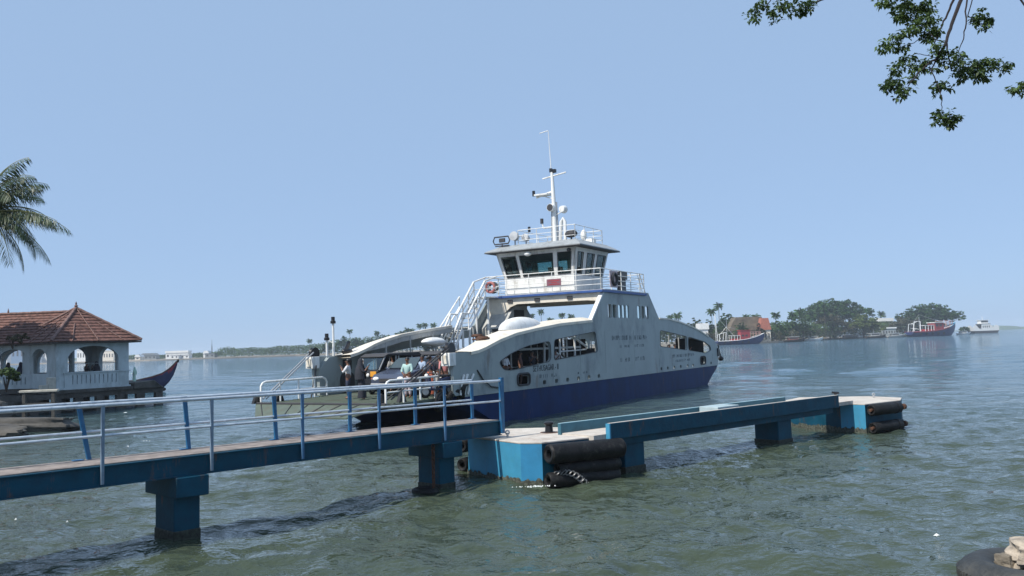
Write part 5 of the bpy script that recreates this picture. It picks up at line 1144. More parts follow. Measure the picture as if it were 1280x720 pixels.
# the two big rain trees
def rain_tree(x, ytop, half, Y, label, seed, mi=0, n=16000):
    c = at(x, ytop, Y); mpp = Y / F_PX; w = half * mpp; H_ = c.z - .8; rs = random.Random(seed); lobes = []
    for k in range(16):
        a = 2 * math.pi * k / 8 + rs.uniform(-.3, .3); rr = (.38 if k < 8 else .74) * rs.uniform(.9, 1.1)
        x_, y_ = math.cos(a) * rr * w, math.sin(a) * rr * w * .8; zt = H_ * (1 - .40 * rr ** 2.2) * rs.uniform(.95, 1.01); rz_ = H_ * rs.uniform(.20, .27)
        lobes.append((x_, y_, zt - rz_, w * rs.uniform(.25, .33), w * .3, rz_))
    lobes += [(0, 0, H_ * .84, w * .34, w * .34, H_ * .16), (-w * .4, -2, H_ * .48, w * .42, w * .3, H_ * .2), (w * .4, -2, H_ * .46, w * .38, w * .3, H_ * .2), (0, -3, H_ * .5, w * .4, w * .3, H_ * .2)]
    return tree((c.x, Y, .8), lobes, n, .80, M_ftree[mi], label, seed, R_, trunk_r=1.1, name='rain_tree')
rain_tree(1040, 373.5, 50, 590, 'huge spreading rain tree, the tallest crown on the far shore', 21)
rain_tree(1161, 379.5, 39, 640, 'umbrella shaped rain tree standing over the further trawler', 22, 0, 14000)
big = [(1036, 393, 27, 560, 2, 'brownish half bare tree in front of the tallest rain tree', 2600, .3), (1078, 393, 27, 570, 3, 'yellow green rounded tree right of the brownish one', 3000, .1),
 (1101, 392, 12, 650, 1, 'tree between the tallest rain tree and the long white roof', 1200, .1), (1133, 394, 24, 610, 2, 'grey green tree left of and below the umbrella shaped crown', 2600, .15),
 (1160, 398, 22, 615, 1, 'low tree directly behind the further trawler cabin', 2200, .1), (1178, 401, 12, 620, 0, 'dark low tree under the right half of the umbrella shaped crown', 1200, .05), (1205, 408, 8, 700, 1, 'tiny tree behind the small white launch', 500, .1),
 (846, 403, 14, 470, 1, 'low tree just above the ferry stern hood', 1400, .1), (868, 396, 14, 460, 1, 'rounded light tree left of the tall white mast', 1600, .15), (858, 401, 13, 455, 3, 'light green bush below the lone palm', 1200, .05), (886, 399, 12, 452, 0, 'dark tree behind the white house', 1400, .1),
 (908, 390.5, 18, 465, 0, 'dark spreading tree behind the thatched hall roof', 2600, .2), (900, 404, 13, 446, 1, 'light tree in front of the thatched hall', 1400, .05), (925, 401, 12, 448, 1, 'green bush before the thatched hall front', 1000, .05), (950, 404, 8, 446, 2, 'olive bush beside the red tiled house', 700, .05),
 (972, 399, 13, 470, 1, 'broad tree right of the red tiled house', 1800, .1), (988, 396, 12, 490, 0, 'deep green tree behind the cream house', 1800, .1), (1003, 399, 12, 500, 1, 'leafy tree right of the cream house', 1600, .1), (975, 410, 10, 462, 0, 'dark low tree above the rusty boat', 900, .05), (1010, 404, 10, 520, 0, 'dark low tree behind the white launch', 1200, .05)]
for i, (x, y, h, Y, mi, lab, n, low) in enumerate(big): px_tree(x, y, h, Y, mi, lab, 100 + i, n, 1, R_, low=low)
lf = [(411, 427, 12, 620, 1, 'round tree left of the ferry bow light post'), (429, 418.5, 9, 600, 0, 'dark tall tree right of the bow light post'), (447, 421, 12, 600, 1, 'wide tree above the start of the far hood roof'), (463, 421, 10, 590, 1, 'rounded tree above the middle of the far hood roof'), (478, 417, 8, 590, 0, 'dark tree with a palm beside it above the far hood'),
 (493, 419, 9, 580, 1, 'light tree right of the twin dark palms'), (507, 418, 10, 570, 0, 'low dark tree behind the small pointed palms'), (531, 415, 12, 560, 1, 'low tree below the three palms left of the stairs'), (552, 416, 12, 550, 0, 'low dark tree just left of the stairs'),
 (672, 402, 12, 520, 1, 'low tree left in the gap below the bridge'), (690, 401, 10, 520, 0, 'dark tree centred in the gap below the bridge'), (708, 402, 10, 510, 1, 'light tree right in the gap below the bridge'), (728, 401, 12, 500, 0, 'dark tree at the right end of the gap below the bridge'), (650, 406, 10, 530, 0, 'dark low tree behind the rescue pod'), (832, 403, 8, 480, 0, 'dark low tree where the tower slopes down aft')]
for i, (x, y, h, Y, mi, lab) in enumerate(lf): px_tree(x, y, h, Y, mi, lab, 200 + i, 1300, 1, 'trees behind the ferry', low=.05)
# continuous scrub along the shores: nobody could count it
def belt(name, pts, n, size, m, seed, label):
    rs = np.random.RandomState(seed); out = []
    for i in range(len(pts) - 1):
        (x0, y0, Y0), (x1, y1, Y1) = pts[i], pts[i + 1]; A = at(x0, y0, Y0); B_ = at(x1, y1, Y1); k = int(n * abs(x1 - x0)); t = rs.uniform(0, 1, k)
        hw = np.sin(t * 23 + i) * .12 + rs.uniform(.0, 1, k) ** .6; X = A.x + (B_.x - A.x) * t + rs.normal(0, .6, k); Z_ = .7 + (A.z + (B_.z - A.z) * t - .7) * np.clip(hw, 0, 1.12); Yv = A.y + (B_.y - A.y) * t + rs.uniform(-4, 14, k)
        out.append(np.stack([X, Yv, Z_], 1))
    p = np.concatenate(out); m_ = len(p); a = rs.normal(size=(m_, 3)); a[:, 2] *= .4; a /= np.linalg.norm(a, axis=1)[:, None]; b = rs.normal(size=(m_, 3)); b /= np.linalg.norm(b, axis=1)[:, None]
    s = rs.uniform(.6, 1.4, m_)[:, None] * size; V = np.stack([p - a * s, p - b * s * .6, p + a * s, p + b * s * .6], 1)
    tag(link(name, quads_mesh(name, V), m, None, recalc=False), label, None, None, 'stuff')
belt('mangrove_scrub', [(150, 446, 900), (168, 444, 900), (196, 444, 860), (240, 442, 840), (254, 441, 820), (268, 441, 800), (275, 436, 790), (284, 434.5, 790), (292, 436.5, 790), (305, 435.5, 780), (318, 435, 780), (330, 436, 770), (345, 433.5, 770), (365, 433, 760), (385, 432, 740), (400, 430, 720), (425, 425, 700), (455, 423, 680), (480, 421, 660), (520, 418, 640), (560, 417, 620)], 90, .55, M_ftree[1], 5, 'green scrub along the left far shore')
belt('shore_scrub', [(630, 411, 560), (660, 406, 550), (700, 404, 540), (740, 403, 530), (790, 405, 500), (830, 407, 480), (860, 410, 465), (900, 411, 460)], 80, .45, M_ftree[0], 6, 'dark scrub behind the ferry')
belt('shore_scrub', [(958, 407, 452), (975, 404, 470), (1000, 403, 505), (1020, 404, 540), (1090, 404, 600), (1110, 403, 620), (1135, 404, 640)], 70, .5, M_ftree[1], 9, 'green scrub between the two big trees')
belt('shore_scrub', [(860, 415, 444), (900, 417, 440), (960, 416, 450), (985, 415, 470), (1010, 412, 520), (1050, 410, 590), (1100, 408, 615), (1140, 407, 640), (1180, 407, 650), (1190, 411, 660)], 70, .45, M_ftree[2], 8, 'dull scrub along the right far shore')
# palms
def frond(L_, droop, az, el, nl, lw, ll, rs, hang=.8):
    """one pinnate frond: list of quads and its midrib"""
    seg = 14; p = Vector((0, 0, 0)); pts = [p.copy()]; a = el
    for k in range(seg):
        a -= droop / seg * (.6 + 1.1 * k / seg); p = p + Vector((math.cos(a), 0, math.sin(a))) * (L_ / seg); pts.append(p.copy())
    Q = []; rot = Matrix.Rotation(az, 3, 'Z')
    for k in range(nl):
        t = .12 + .88 * (k + .5) / nl; f_ = t * seg; i = min(seg - 1, int(f_)); q = pts[i].lerp(pts[i + 1], f_ - i); d = (pts[i + 1] - pts[i]).normalized()
        l = ll * (math.sin(math.pi * min(1, t * .86 + .1)) ** .6) * rs.uniform(.8, 1.1)
        for s in (-1, 1):
            out = Vector((0, s, 0)); dirn = (out * .75 + d * .55 + Vector((0, 0, -hang * rs.uniform(.5, 1.2)))).normalized(); mid = q + dirn * l * .5; tip = q + dirn * l + Vector((0, 0, -l * .22 * hang)); w = d * lw
            Q.append([rot @ v for v in (q - w * .3, mid - w, tip, mid + w)])
    return Q, [rot @ v for v in pts]
def palm_mesh(L_, nf, nl, lw, ll, seed, R0=.05):
    rs = random.Random(seed); Q = []; rib = MB()
    for k in range(nf):
        az = k * 2.399 + rs.uniform(-.2, .2); t = k / nf; el = R(75 - 105 * t + rs.uniform(-8, 8)); q, pts = frond(L_ * rs.uniform(.85, 1.08), R(55 + 45 * rs.random()), az, el, nl, lw, ll, rs)
        Q += q; rib.tube(pts, [R0 * (1 - .85 * i / 14) for i in range(15)], 4, False)
    V = np.array([[tuple(v) for v in q] for q in Q]); return quads_mesh('fronds', V), rib
FP = []
for sd in (1, 2, 3): FP.append(palm_mesh(4.6, 24, 12, .30, 1.5, sd, .07))
def far_palm(x, ytop, Y, label, grp, sc=1.0, k=0, lean=0):
    c = at(x, ytop, Y); H_ = c.z - .8 - 2.3 * sc; rs = random.Random(int(x * 7)); t = empty('coconut_palm', (c.x - lean, Y, .8), rs.uniform(0, 6), label, 'palm', grp)
    me, rib = FP[k % 3]; 
    q = bpy.data.objects.new('fronds', me); 
    if not me.materials: me.materials.append(M_ftree[0])
    col.objects.link(q); q.parent = t; q.location = (0, 0, H_); q.scale = (sc,) * 3
    MB().tube([(0, 0, -1), (.15, .1, H_ * .5), (0, 0, H_ + .1)], [.24, .17, .14], 6).build('trunk', M_bark, t, True)
    return t
fp = [(846.5, 391, 470, 'lone palm standing clear just right of the ferry tower'), (898, 378.5, 470, 'tallest palm right of the white trawler mast'), (889, 385.5, 465, 'palm just left of the tallest one, behind the white mast'), (933, 393.5, 480, 'palm top over the left of the thatched roof'), (944.5, 392.5, 480, 'palm top over the right of the thatched roof'), (969.5, 390, 480, 'palm right of the red tiled house'), (990.5, 390, 500, 'palm with a dark head between the red roof and the big tree'), (999, 385.5, 510, 'tall palm leaning on the left edge of the big rain tree'), (1030, 379.5, 545, 'pale palm in front of the big rain tree crown'), (1101.5, 389.5, 660, 'dark palm head above the long white roof'), (1014, 392, 530, 'palm low on the left flank of the big rain tree')]
for i, (x, y, Y, lab) in enumerate(fp): far_palm(x, y, Y, lab, 'palms on the right far shore', .72 if Y < 500 else .85, i)
fp = [(387, 423.5, 640, 'lone round palm left of the ferry light post'), (437, 411.5, 610, 'lone palm above the start of the far hood'), (471, 414, 600, 'left dark palm of the pair over the far hood'), (497, 415.5, 580, 'small palm tip over the middle of the far hood'), (503, 413.5, 580, 'small pointed palm tip left of the tall narrow one'), (509, 410, 575, 'tall narrow palm tip over the far hood'), (515, 410.5, 575, 'palm right of the tall narrow tip'), (524.5, 404.5, 570, 'leftmost of the three bigger palms before the stairs'), (531, 404, 570, 'middle one of the three bigger palms before the stairs'), (541.5, 403.5, 570, 'rightmost of the three bigger palms before the stairs'),
 (664, 392, 530, 'palm behind the left of the gap under the bridge'), (676, 387, 530, 'tallest palm in the gap under the bridge'), (688, 397, 520, 'low palm in the middle of the gap under the bridge'), (702, 391, 520, 'palm right of the centre of the gap under the bridge'), (714, 393, 510, 'palm before the right end of the gap under the bridge'), (838, 393, 480, 'small palm between the tower slope and the lone palm')]
for i, (x, y, Y, lab) in enumerate(fp): far_palm(x, y, Y, lab, 'palms behind the ferry', .62, i + 1)
# near coconut palm entering at the left edge
def near_palm():
    top = at(-20, 266, 40); t = empty('coconut_palm', (top.x - 3.0, 39.5, 1.0), 0, 'tall coconut palm whose drooping fronds enter at the left edge of the photo', 'palm')
    T = Vector((top.x, top.y, top.z)) - Vector(t.location)
    MB().tube([(0, 0, -1.2), (.5, 0, 3), (1.6, .2, 7), T], [.30, .22, .18, .15], 10).build('trunk', M_bark, t, True)
    rs = random.Random(12); Q = []; rib = MB()
    spec = []
    for k in range(19): spec.append((k * 2.399, 78 - 108 * k / 19 + rs.uniform(-6, 6), rs.uniform(2.9, 3.6), 60 + 40 * rs.random()))
    spec += [(R(6), 84, 3.6, 62), (R(-24), 72, 3.6, 66), (R(30), 66, 3.4, 72), (R(-5), 50, 3.3, 60), (R(8), 26, 3.3, 78), (R(-14), 4, 4.3, 26), (R(-2), 6, 4.5, 40), (R(4), -18, 4.0, 40), (R(22), -34, 3.4, 50), (R(-20), 62, 3.3, 70), (R(-30), -25, 3.6, 50)]
    for az, el, L_, dr in spec:
        q, pts = frond(L_, R(dr), az, R(el), 46, .024, .95, rs, .9); Q += q; rib.tube(pts, [.045 * (1 - .8 * i / 14) for i in range(15)], 5, False)
    V = np.array([[tuple(v) for v in q] for q in Q]); o = link('fronds', quads_mesh('fronds', V), M_leafP, t, recalc=False); o.location = T
    r_ = rib.build('midribs', mat('frond rib', (.14, .15, .05), .5), t, True); r_.location = T
    mb = MB()
    for k in range(9): a = k * .7; mb.ell((T.x + .3 * math.cos(a), T.y + .3 * math.sin(a), T.z - .28 - .12 * (k % 2)), (.13, .13, .16), 8, 6)
    mb.build('coconuts', mat('green coconut', (.16, .17, .05), .5), t, True)
near_palm()
# tree standing just left of the frame: shades the hall and the left of the pavilion; low crown lobes added to block sky
tree((-39.8, 49.8, 1.3), [(0, 0, 12.6, 4.4, 4.4, 2.0), (2.6, 1.5, 11.6, 2.4, 2.6, 1.6), (-3.2, .5, 11.4, 3, 3, 1.6), (1.2, -3, 11.4, 2.6, 2.6, 1.5), (.5, 3.2, 11.8, 2.8, 2.8, 1.6), (2.4, -.6, 7.2, 2.4, 2.6, 2.2), (2.0, 2.2, 5.2, 2.0, 2.4, 1.8)], 24000, .24, M_leafN, 'leafy tree just outside the left edge shading the pavilion', 31, 'trees on the near shore', .35)
def bush(c, r, n, size, m, label, seed, name='bush', cat='bush', flowers=False):
    t = empty(name, c, 0, label, cat)
    link('leaves', quads_mesh('leaves', crown([(0, 0, 0, r, r, r * .8), (r * .6, .1, -r * .3, r * .6, r * .6, r * .5)], n, size, seed)), m, t, recalc=False)
    mb = MB(); rs = random.Random(seed)
    for k in range(7): mb.tube([(0, 0, -r * 1.4), (rs.uniform(-.5, .5) * r, rs.uniform(-.5, .5) * r, rs.uniform(-.2, .5) * r)], [.04, .012], 5)
    mb.build('stems', M_bark, t, True); return t
c = at(8, 470, 46); bush(c, .62, 1500, .10, M_leafN, 'green leafy bush at the left edge below the hall balustrade', 41)
c = at(16, 425, 54.5); bush(c, .42, 420, .10, mat('dry twigs', (.11, .085, .05), .8, var=.4, two=(.16, .14, .08)), 'dry brown creeper hanging from the hall eaves', 42, 'creeper', 'creeper')
c = at(27, 421, 54.8); bush(c, .34, 300, .10, MATS['dry twigs'], 'smaller dry creeper right beside it under the roof valley', 43, 'creeper', 'creeper')
# ------------------------------------------------------------------ overhanging tree, top right
def shade_tree():
    t = empty('shade_tree', (11.5, 4.6, 1.4), 0, 'shade tree whose leafy drooping twigs hang into the top right of the photo', 'tree'); O_ = Vector(t.location); rs = random.Random(5)
    MB().tube([(0, 0, -.6), (-.1, .1, 2), (-.5, .6, 4.4), (-1.2, 1.4, 6.2)], [.42, .32, .27, .2], 12).build('trunk', M_bark, t, True)
    br = MB(); fork = Vector((-1.2, 1.4, 6.2)) + O_
    def A(x, y, Y): return at(x, y, Y)
    hub1 = A(1225, -70, 8.2); hub2 = A(1045, -28, 8.6)
    def limb(pts, r0, r1): 
        n = len(pts); sm = []
        for i in range(n - 1):
            for k in range(4): sm.append(pts[i].lerp(pts[i + 1], k / 4) + Vector((rs.uniform(-1, 1), rs.uniform(-1, 1), rs.uniform(-1, 1))) * .006)
        sm.append(pts[-1]); N = len(sm); br.tube([p - O_ for p in sm], [max(.0035, (r0 + (r1 - r0) * i / (N - 1)) * (.6 if r0 < .1 else 1)) for i in range(N)], 6)
    mid_ = (fork + hub1) / 2
    limb([fork, fork.lerp(mid_, .5) + Vector((.1, .2, .42)), mid_ + Vector((-.1, .1, .55)), mid_.lerp(hub1, .5) + Vector((0, -.15, .42)), hub1], .16, .06); limb([hub1, A(1180, -105, 8.25), A(1125, -112, 8.3), A(1080, -80, 8.5), hub2], .05, .022)
    limb([hub2, A(1032, -3, 8.6), A(1020, 3, 8.6), A(1005, 6, 8.6)], .022, .009); limb([hub2, A(985, -20, 8.5), A(965, -2, 8.4), A(955, 12, 8.4)], .018, .006); limb([A(968, -8, 8.4), A(972, 6, 8.4), A(980, 16, 8.4)], .008, .004)
    main = [hub1, A(1203, -5, 8.2), A(1190, 30, 8.1), A(1183, 52, 8.0), A(1172, 72, 8.0), A(1160, 80, 7.9), A(1148, 92, 7.9), A(1135, 108, 7.9)]
    limb(main, .036, .008)
    limb([hub1, A(1192, 0, 8.3), A(1182, 22, 8.3), A(1172, 42, 8.2), A(1168, 54, 8.1)], .026, .008); limb([hub1, A(1208, 0, 8.1), A(1207, 30, 8.0), A(1204, 48, 8.0), A(1198, 66, 8.0)], .018, .006)
    limb([A(1183, 52, 8.0), A(1186, 72, 8.0), A(1190, 88, 8.1), A(1205, 84, 8.1), A(1225, 84, 8.2)], .016, .005)
    limb([A(1170, 75, 8.0), A(1164, 88, 7.9), A(1172, 105, 7.9), A(1178, 122, 7.8), A(1177, 138, 7.8)], .012, .005)
    limb([A(1172, 42, 8.2), A(1150, 48, 8.2), A(1135, 58, 8.2)], .010, .004); limb([hub1, A(1165, -10, 8.3), A(1140, 18, 8.3)], .02, .006)
    limb([hub1, A(1218, -10, 8.1), A(1210, 20, 8.1), A(1222, 28, 8.1), A(1230, 30, 8.1)], .012, .004); limb([hub1, A(1290, 20, 8.0), A(1295, 90, 7.9), A(1278, 110, 7.9)], .02, .005)
    limb([A(1172, 72, 8), A(1150, 68, 8), A(1143, 66, 8)], .007, .003); limb([A(1183, 52, 8), A(1170, 50, 8.05), A(1160, 40, 8.1), A(1150, 30, 8.1)], .009, .003)
    br.build('branches', mat('dark twig bark', (.018, .014, .016), .9), t, True)
    blobs = [(940, 18, 9, 11, 8.4, 40), (953, 8, 11, 10, 8.4, 55), (971, 14, 14, 12, 8.4, 85), (990, 4, 16, 12, 8.5, 85), (1004, 10, 12, 9, 8.6, 55), (1014, 6, 8, 6, 8.6, 22),
      (1100, 3, 8, 6, 8.2, 20), (1118, 4, 16, 9, 8.3, 90), (1136, 12, 20, 14, 8.3, 170), (1158, 12, 16, 12, 8.3, 120), (1128, 22, 14, 8, 8.3, 70), (1152, 30, 20, 12, 8.2, 150), (1166, 42, 11, 9, 8.2, 80), (1135, 40, 12, 7, 8.2, 60),
      (1116, 50, 13, 10, 8.2, 75), (1106, 60, 9, 8, 8.2, 40), (1128, 60, 9, 6, 8.2, 35), (1133, 76, 13, 8, 8.1, 60), (1118, 86, 10, 8, 8.0, 45), (1146, 84, 11, 8, 8.0, 55), (1116, 104, 13, 10, 8.0, 80), (1110, 110, 8, 8, 8.0, 40), (1132, 116, 13, 7, 7.9, 55), (1140, 96, 8, 7, 8.0, 30),
      (1172, 62, 12, 9, 8.0, 60), (1196, 68, 9, 9, 8.0, 45), (1190, 80, 12, 7, 8.0, 45), (1202, 92, 14, 11, 8.1, 95), (1218, 82, 13, 9, 8.2, 85), (1228, 92, 12, 10, 8.2, 80), (1242, 78, 12, 8, 8.2, 60), (1256, 84, 11, 6, 8.2, 40), (1232, 74, 9, 6, 8.2, 30), (1180, 108, 9, 8, 7.9, 42), (1171, 112, 6, 8, 7.9, 24),
      (1180, 146, 15, 8, 7.8, 85), (1172, 142, 7, 6, 7.8, 22), (1186, 154, 8, 7, 7.8, 26), (1196, 148, 6, 4, 7.8, 12), (1224, 20, 9, 8, 8.1, 40), (1232, 32, 9, 8, 8.1, 38), (1220, 26, 5, 6, 8.1, 16), (1236, 24, 5, 4, 8.1, 10), (1268, 110, 8, 6, 7.9, 30), (1278, 106, 8, 5, 7.9, 30), (1290, 112, 12, 10, 7.9, 50), (1165, 84, 7, 6, 7.95, 20), (1157, 76, 6, 4, 7.95, 14), (1178, 74, 6, 5, 8, 14)]
    Q = []
    for (x, y, rx, ry, Y, n) in blobs:
        rx *= .88; ry *= .9
        c = A(x, y, Y); px = Y / F_PX; ns = max(5, int(n / 5))
        for s in range(ns):
            a = rs.uniform(0, 6.28); rr = math.sqrt(rs.random()); cc = c + Vector((math.cos(a) * rr * rx * px, rs.uniform(-1, 1) * rx * px * .9, math.sin(a) * rr * ry * px))
            for k in range(11):                    # a rosette of drooping leaflets
                az = rs.uniform(0, 6.28); el = rs.uniform(-1.1, .5); d = Vector((math.cos(az) * math.cos(el), math.sin(az) * math.cos(el), math.sin(el))); sd = d.cross(Vector((0, 0, 1))).normalized(); up = sd.cross(d)
                L_ = rs.uniform(.030, .052); w = L_ * rs.uniform(.24, .36); b0 = cc + d * rs.uniform(.004, .02) + Vector((rs.uniform(-1, 1), rs.uniform(-1, 1), rs.uniform(-1, 1))) * .012; tw = rs.uniform(-.8, .8); sd = sd * math.cos(tw) + up * math.sin(tw)
                Q.append([b0 - O_, b0 + d * L_ * .5 + sd * w - O_, b0 + d * L_ - Vector((0, 0, L_ * .25)) - O_, b0 + d * L_ * .5 - sd * w - O_])
    # the part of the crown above and behind the camera's view
    base = crown([(-1.5, 0, 7.6, 2.6, 2.6, 1.0), (1.2, -1.5, 7.8, 2.8, 2.8, 1.1), (1.4, 2.2, 7.8, 2.2, 2.2, 1.0), (-3.2, -2.2, 7.6, 1.8, 1.8, .7)], 5000, .09, 9)
    up_ = [tuple(A(x, y, Y) + Vector((0, 0, dz)) - O_) + (r1, r1, r2) for x, y, Y, dz, r1, r2 in ((1225, -70, 8.2, .45, .55, .3), (1150, -110, 8.3, .3, .45, .22), (1085, -95, 8.5, .28, .38, .2), (1045, -60, 8.7, .26, .28, .14), (1300, -60, 7.4, .5, .6, .35), (1380, -60, 6.6, .5, .7, .4))]
    base2 = crown(up_, 3800, .035, 19)
    V = np.concatenate([np.array([[tuple(v) for v in q] for q in Q]), base, base2])
    link('foliage', quads_mesh('foliage', V), M_leafN, t, recalc=False)
shade_tree()

# ------------------------------------------------------------------ people
def skin_mesh(vs, es, rs_, sub=1):
    me = bpy.data.meshes.new('s'); me.from_pydata([tuple(v) for v in vs], es, []); me.update()
    o = bpy.data.objects.new('tmp', me); col.objects.link(o); m = o.modifiers.new('s', 'SKIN'); m.use_smooth_shade = True
    for i, r in enumerate(rs_):
        s = me.skin_vertices[0].data[i]; s.radius = (r, r) if not isinstance(r, tuple) else r; s.use_root = (i == 0)
    m2 = o.modifiers.new('u', 'SUBSURF'); m2.levels = sub
    dg = bpy.context.evaluated_depsgraph_get(); out = bpy.data.meshes.new_from_object(o.evaluated_get(dg)); bpy.data.objects.remove(o); return out
def mesh_to_mb(me, mb): return mb.add([v.co.copy() for v in me.vertices], [tuple(p.vertices) for p in me.polygons])
POSES = {
 'stand': dict(el=[(.05, .24, 1.12), (.05, -.24, 1.12)], wr=[(.16, .24, .90), (.16, -.24, .90)], kn=[(.03, .10, .50), (.03, -.10, .50)], an=[(-.02, .11, .08), (-.02, -.11, .08)]),
 'clasp': dict(el=[(.06, .25, 1.13), (.06, -.25, 1.13)], wr=[(.25, .06, 1.0), (.25, -.05, .98)], kn=[(.03, .09, .50), (.03, -.09, .50)], an=[(-.02, .1, .08), (-.02, -.1, .08)]),
 'face': dict(el=[(.16, .25, 1.14), (.16, -.25, 1.14)], wr=[(.27, .12, 1.34), (.30, -.12, 1.36)], kn=[(.02, .10, .50), (.06, -.10, .50)], an=[(-.05, .11, .08), (.04, -.11, .08)]),
 'step': dict(el=[(-.08, .24, 1.13), (.12, -.24, 1.14)], wr=[(-.03, .26, .9), (.28, -.2, 1.0)], kn=[(.14, .09, .51), (-.02, -.09, .50)], an=[(.14, .1, .08), (-.2, -.1, .11)]),
 'sit': dict(el=[(.10, .25, 1.10), (.10, -.25, 1.10)], wr=[(.28, .12, .98), (.28, -.10, .98)], kn=[(.42, .12, .92), (.42, -.12, .92)], an=[(.44, .12, .50), (.44, -.12, .50)])}
_cache = {}
def person(loc, rz, pose, shirt, lower, label, group, kind='trousers', hair='short', sc=1.0, lean=0):
    P_ = POSES[pose]; key = (pose, kind, hair)
    def J(q): return Vector(q)
    if key not in _cache:
        vs = [(0, 0, .95), (0, 0, 1.12), (0, 0, 1.32), (0, 0, 1.44), (.01, 0, 1.53), (.025, 0, 1.60), (.02, 0, 1.66)]; rs_ = [(.13, .10), (.12, .09), (.135, .10), (.055, .055), (.055, .055), (.085, .078), (.07, .065)]
        es = [(0, 1), (1, 2), (2, 3), (3, 4), (4, 5), (5, 6)]; fing = []
        for k, s in ((0, 1), (1, -1)):
            b = len(vs); sh = Vector((0, .17 * s, 1.375)); el, wr = J(P_['el'][k]), J(P_['wr'][k]); d = (wr - el).normalized()
            vs += [sh, el, wr, wr + d * .055]; rs_ += [.058, .042, .028, (.038, .022)]; es += [(2, b), (b, b + 1), (b + 1, b + 2), (b + 2, b + 3)]
            side = d.cross(Vector((1, 0, 0))); side = Vector((0, 1, 0)) if side.length < .1 else side.normalized(); curl = Vector((.3, 0, -.25))
            for j, (o_, l) in enumerate(((-.03, .065), (-.01, .08), (.01, .076), (.03, .06))):
                a = wr + d * .07 + side * o_; fing.append([a, a + d * l * .55, a + d * l * .95 + curl * l * .5])
            a = wr + d * .03 - side * .03 * s; fing.append([a, a + (d * .6 - side * s).normalized() * .035, a + (d - side * s * .7).normalized() * .065])
            b = len(vs); kn, an = J(P_['kn'][k]), J(P_['an'][k]); hp = Vector((0, .09 * s, .90)); vs += [hp, kn, an, an + Vector((.14, .02 * s, -.045))]; rs_ += [.095, .06, .04, (.036, .03)]; es += [(0, b), (b, b + 1), (b + 1, b + 2), (b + 2, b + 3)]
        mb = MB(); mesh_to_mb(skin_mesh(vs, es, rs_), mb)
        for f_ in fing: mb.tube(f_, [.010, .009, .007], 6)
        mb.ell((.108, 0, 1.60), (.022, .013, .022), 8, 6); mb.ell((.02, .085, 1.60), (.018, .012, .03), 8, 6); mb.ell((.02, -.085, 1.60), (.018, .012, .03), 8, 6); mb.ell((.09, 0, 1.545), (.018, .026, .008), 8, 6)
        mb.ell((.085, .032, 1.625), (.012, .014, .008), 8, 5); mb.ell((.085, -.032, 1.625), (.012, .014, .008), 8, 5)
        body = mb
        sv_ = [(0, 0, .93), (0, 0, 1.12), (0, 0, 1.32), (0, 0, 1.42)]; sr = [(.15, .115), (.14, .11), (.155, .12), (.075, .075)]; se = [(0, 1), (1, 2), (2, 3)]
        for k, s in ((0, 1), (1, -1)):
            b = len(sv_); sh = Vector((0, .175 * s, 1.38)); el = J(P_['el'][k]); wr = J(P_['wr'][k]); sv_ += [sh, el, el.lerp(wr, .35)]; sr += [.078, .062, .058]; se += [(2, b), (b, b + 1), (b + 1, b + 2)]
        shm = MB(); mesh_to_mb(skin_mesh(sv_, se, sr), shm)
        low = MB()
        if kind == 'trousers':
            tv = [(0, 0, .98), (0, 0, .93)]; tr_ = [(.125, .105), (.14, .12)]; te = [(0, 1)]
            for k, s in ((0, 1), (1, -1)):
                b = len(tv); kn, an = J(P_['kn'][k]), J(P_['an'][k]); tv += [Vector((0, .09 * s, .88)), kn, an + Vector((0, 0, .04))]; tr_ += [.11, .08, .065]; te += [(1, b), (b, b + 1), (b + 1, b + 2)]
            mesh_to_mb(skin_mesh(tv, te, tr_), low)
        else:
            n = 18; zs_ = [(1.02, .135, 0), (.9, .165, 0), (.6, .19, .02), (.3, .21, .02), (.08, .235, .0)]
            if pose == 'sit': zs_ = [(1.02, .15, 0), (.95, .22, .12), (.85, .24, .26), (.6, .2, .40), (.50, .2, .42)]
            for z, r, x in zs_:
                for k in range(n): t = 2 * math.pi * k / n; q = 1 + .07 * math.sin(5 * t + z * 4); low.v.append((x + r * .82 * q * math.cos(t), r * q * math.sin(t), z))
            for i in range(len(zs_) - 1):
                for k in range(n): low.f.append((i * n + k, i * n + (k + 1) % n, (i + 1) * n + (k + 1) % n, (i + 1) * n + k))
        hm = MB(); hm.ell((-.012, 0, 1.645), (.10, .092, .085), 12, 8)
        if hair == 'veil':
            n = 16; rows = [(1.74, .03, -.01), (1.70, .09, -.01), (1.60, .115, -.02), (1.46, .14, -.03), (1.30, .21, -.03), (1.05, .24, -.03), (.85, .25, -.02)]; b = len(hm.v)
            for z, r, x in rows:
                for k in range(n): t = R(38) + R(284) * k / (n - 1); hm.v.append((x + r * math.cos(t), r * 1.08 * math.sin(t), z))
            for i in range(len(rows) - 1):
                for k in range(n - 1): hm.f.append((b + i * n + k, b + i * n + k + 1, b + (i + 1) * n + k + 1, b + (i + 1) * n + k))
        if hair == 'bun': hm.ell((-.12, 0, 1.60), (.055, .06, .055), 8, 6)
        _cache[key] = (body, shm, low, hm)
    body, shm, low, hm = _cache[key]
    o = body.build('person', M_skin, None, True, ang=80); o.location = loc; o.rotation_euler = (0, R(lean), rz); o.scale = (sc,) * 3; tag(o, label, 'person', group)
    shm.build('shirt' if kind == 'trousers' or hair != 'veil' else 'tunic', shirt, o, True, ang=80); low.build('trousers' if kind == 'trousers' else 'skirt', lower, o, True, ang=80)
    hm.build('veil' if hair == 'veil' else 'hair', shirt if hair == 'veil' else M_hair, o, True, ang=80); return o
cw = lambda n, c: flat('cloth ' + n, c, .85)
g = 'people at the bow of the ferry'; Fd = FRZ + math.pi         # facing the bow
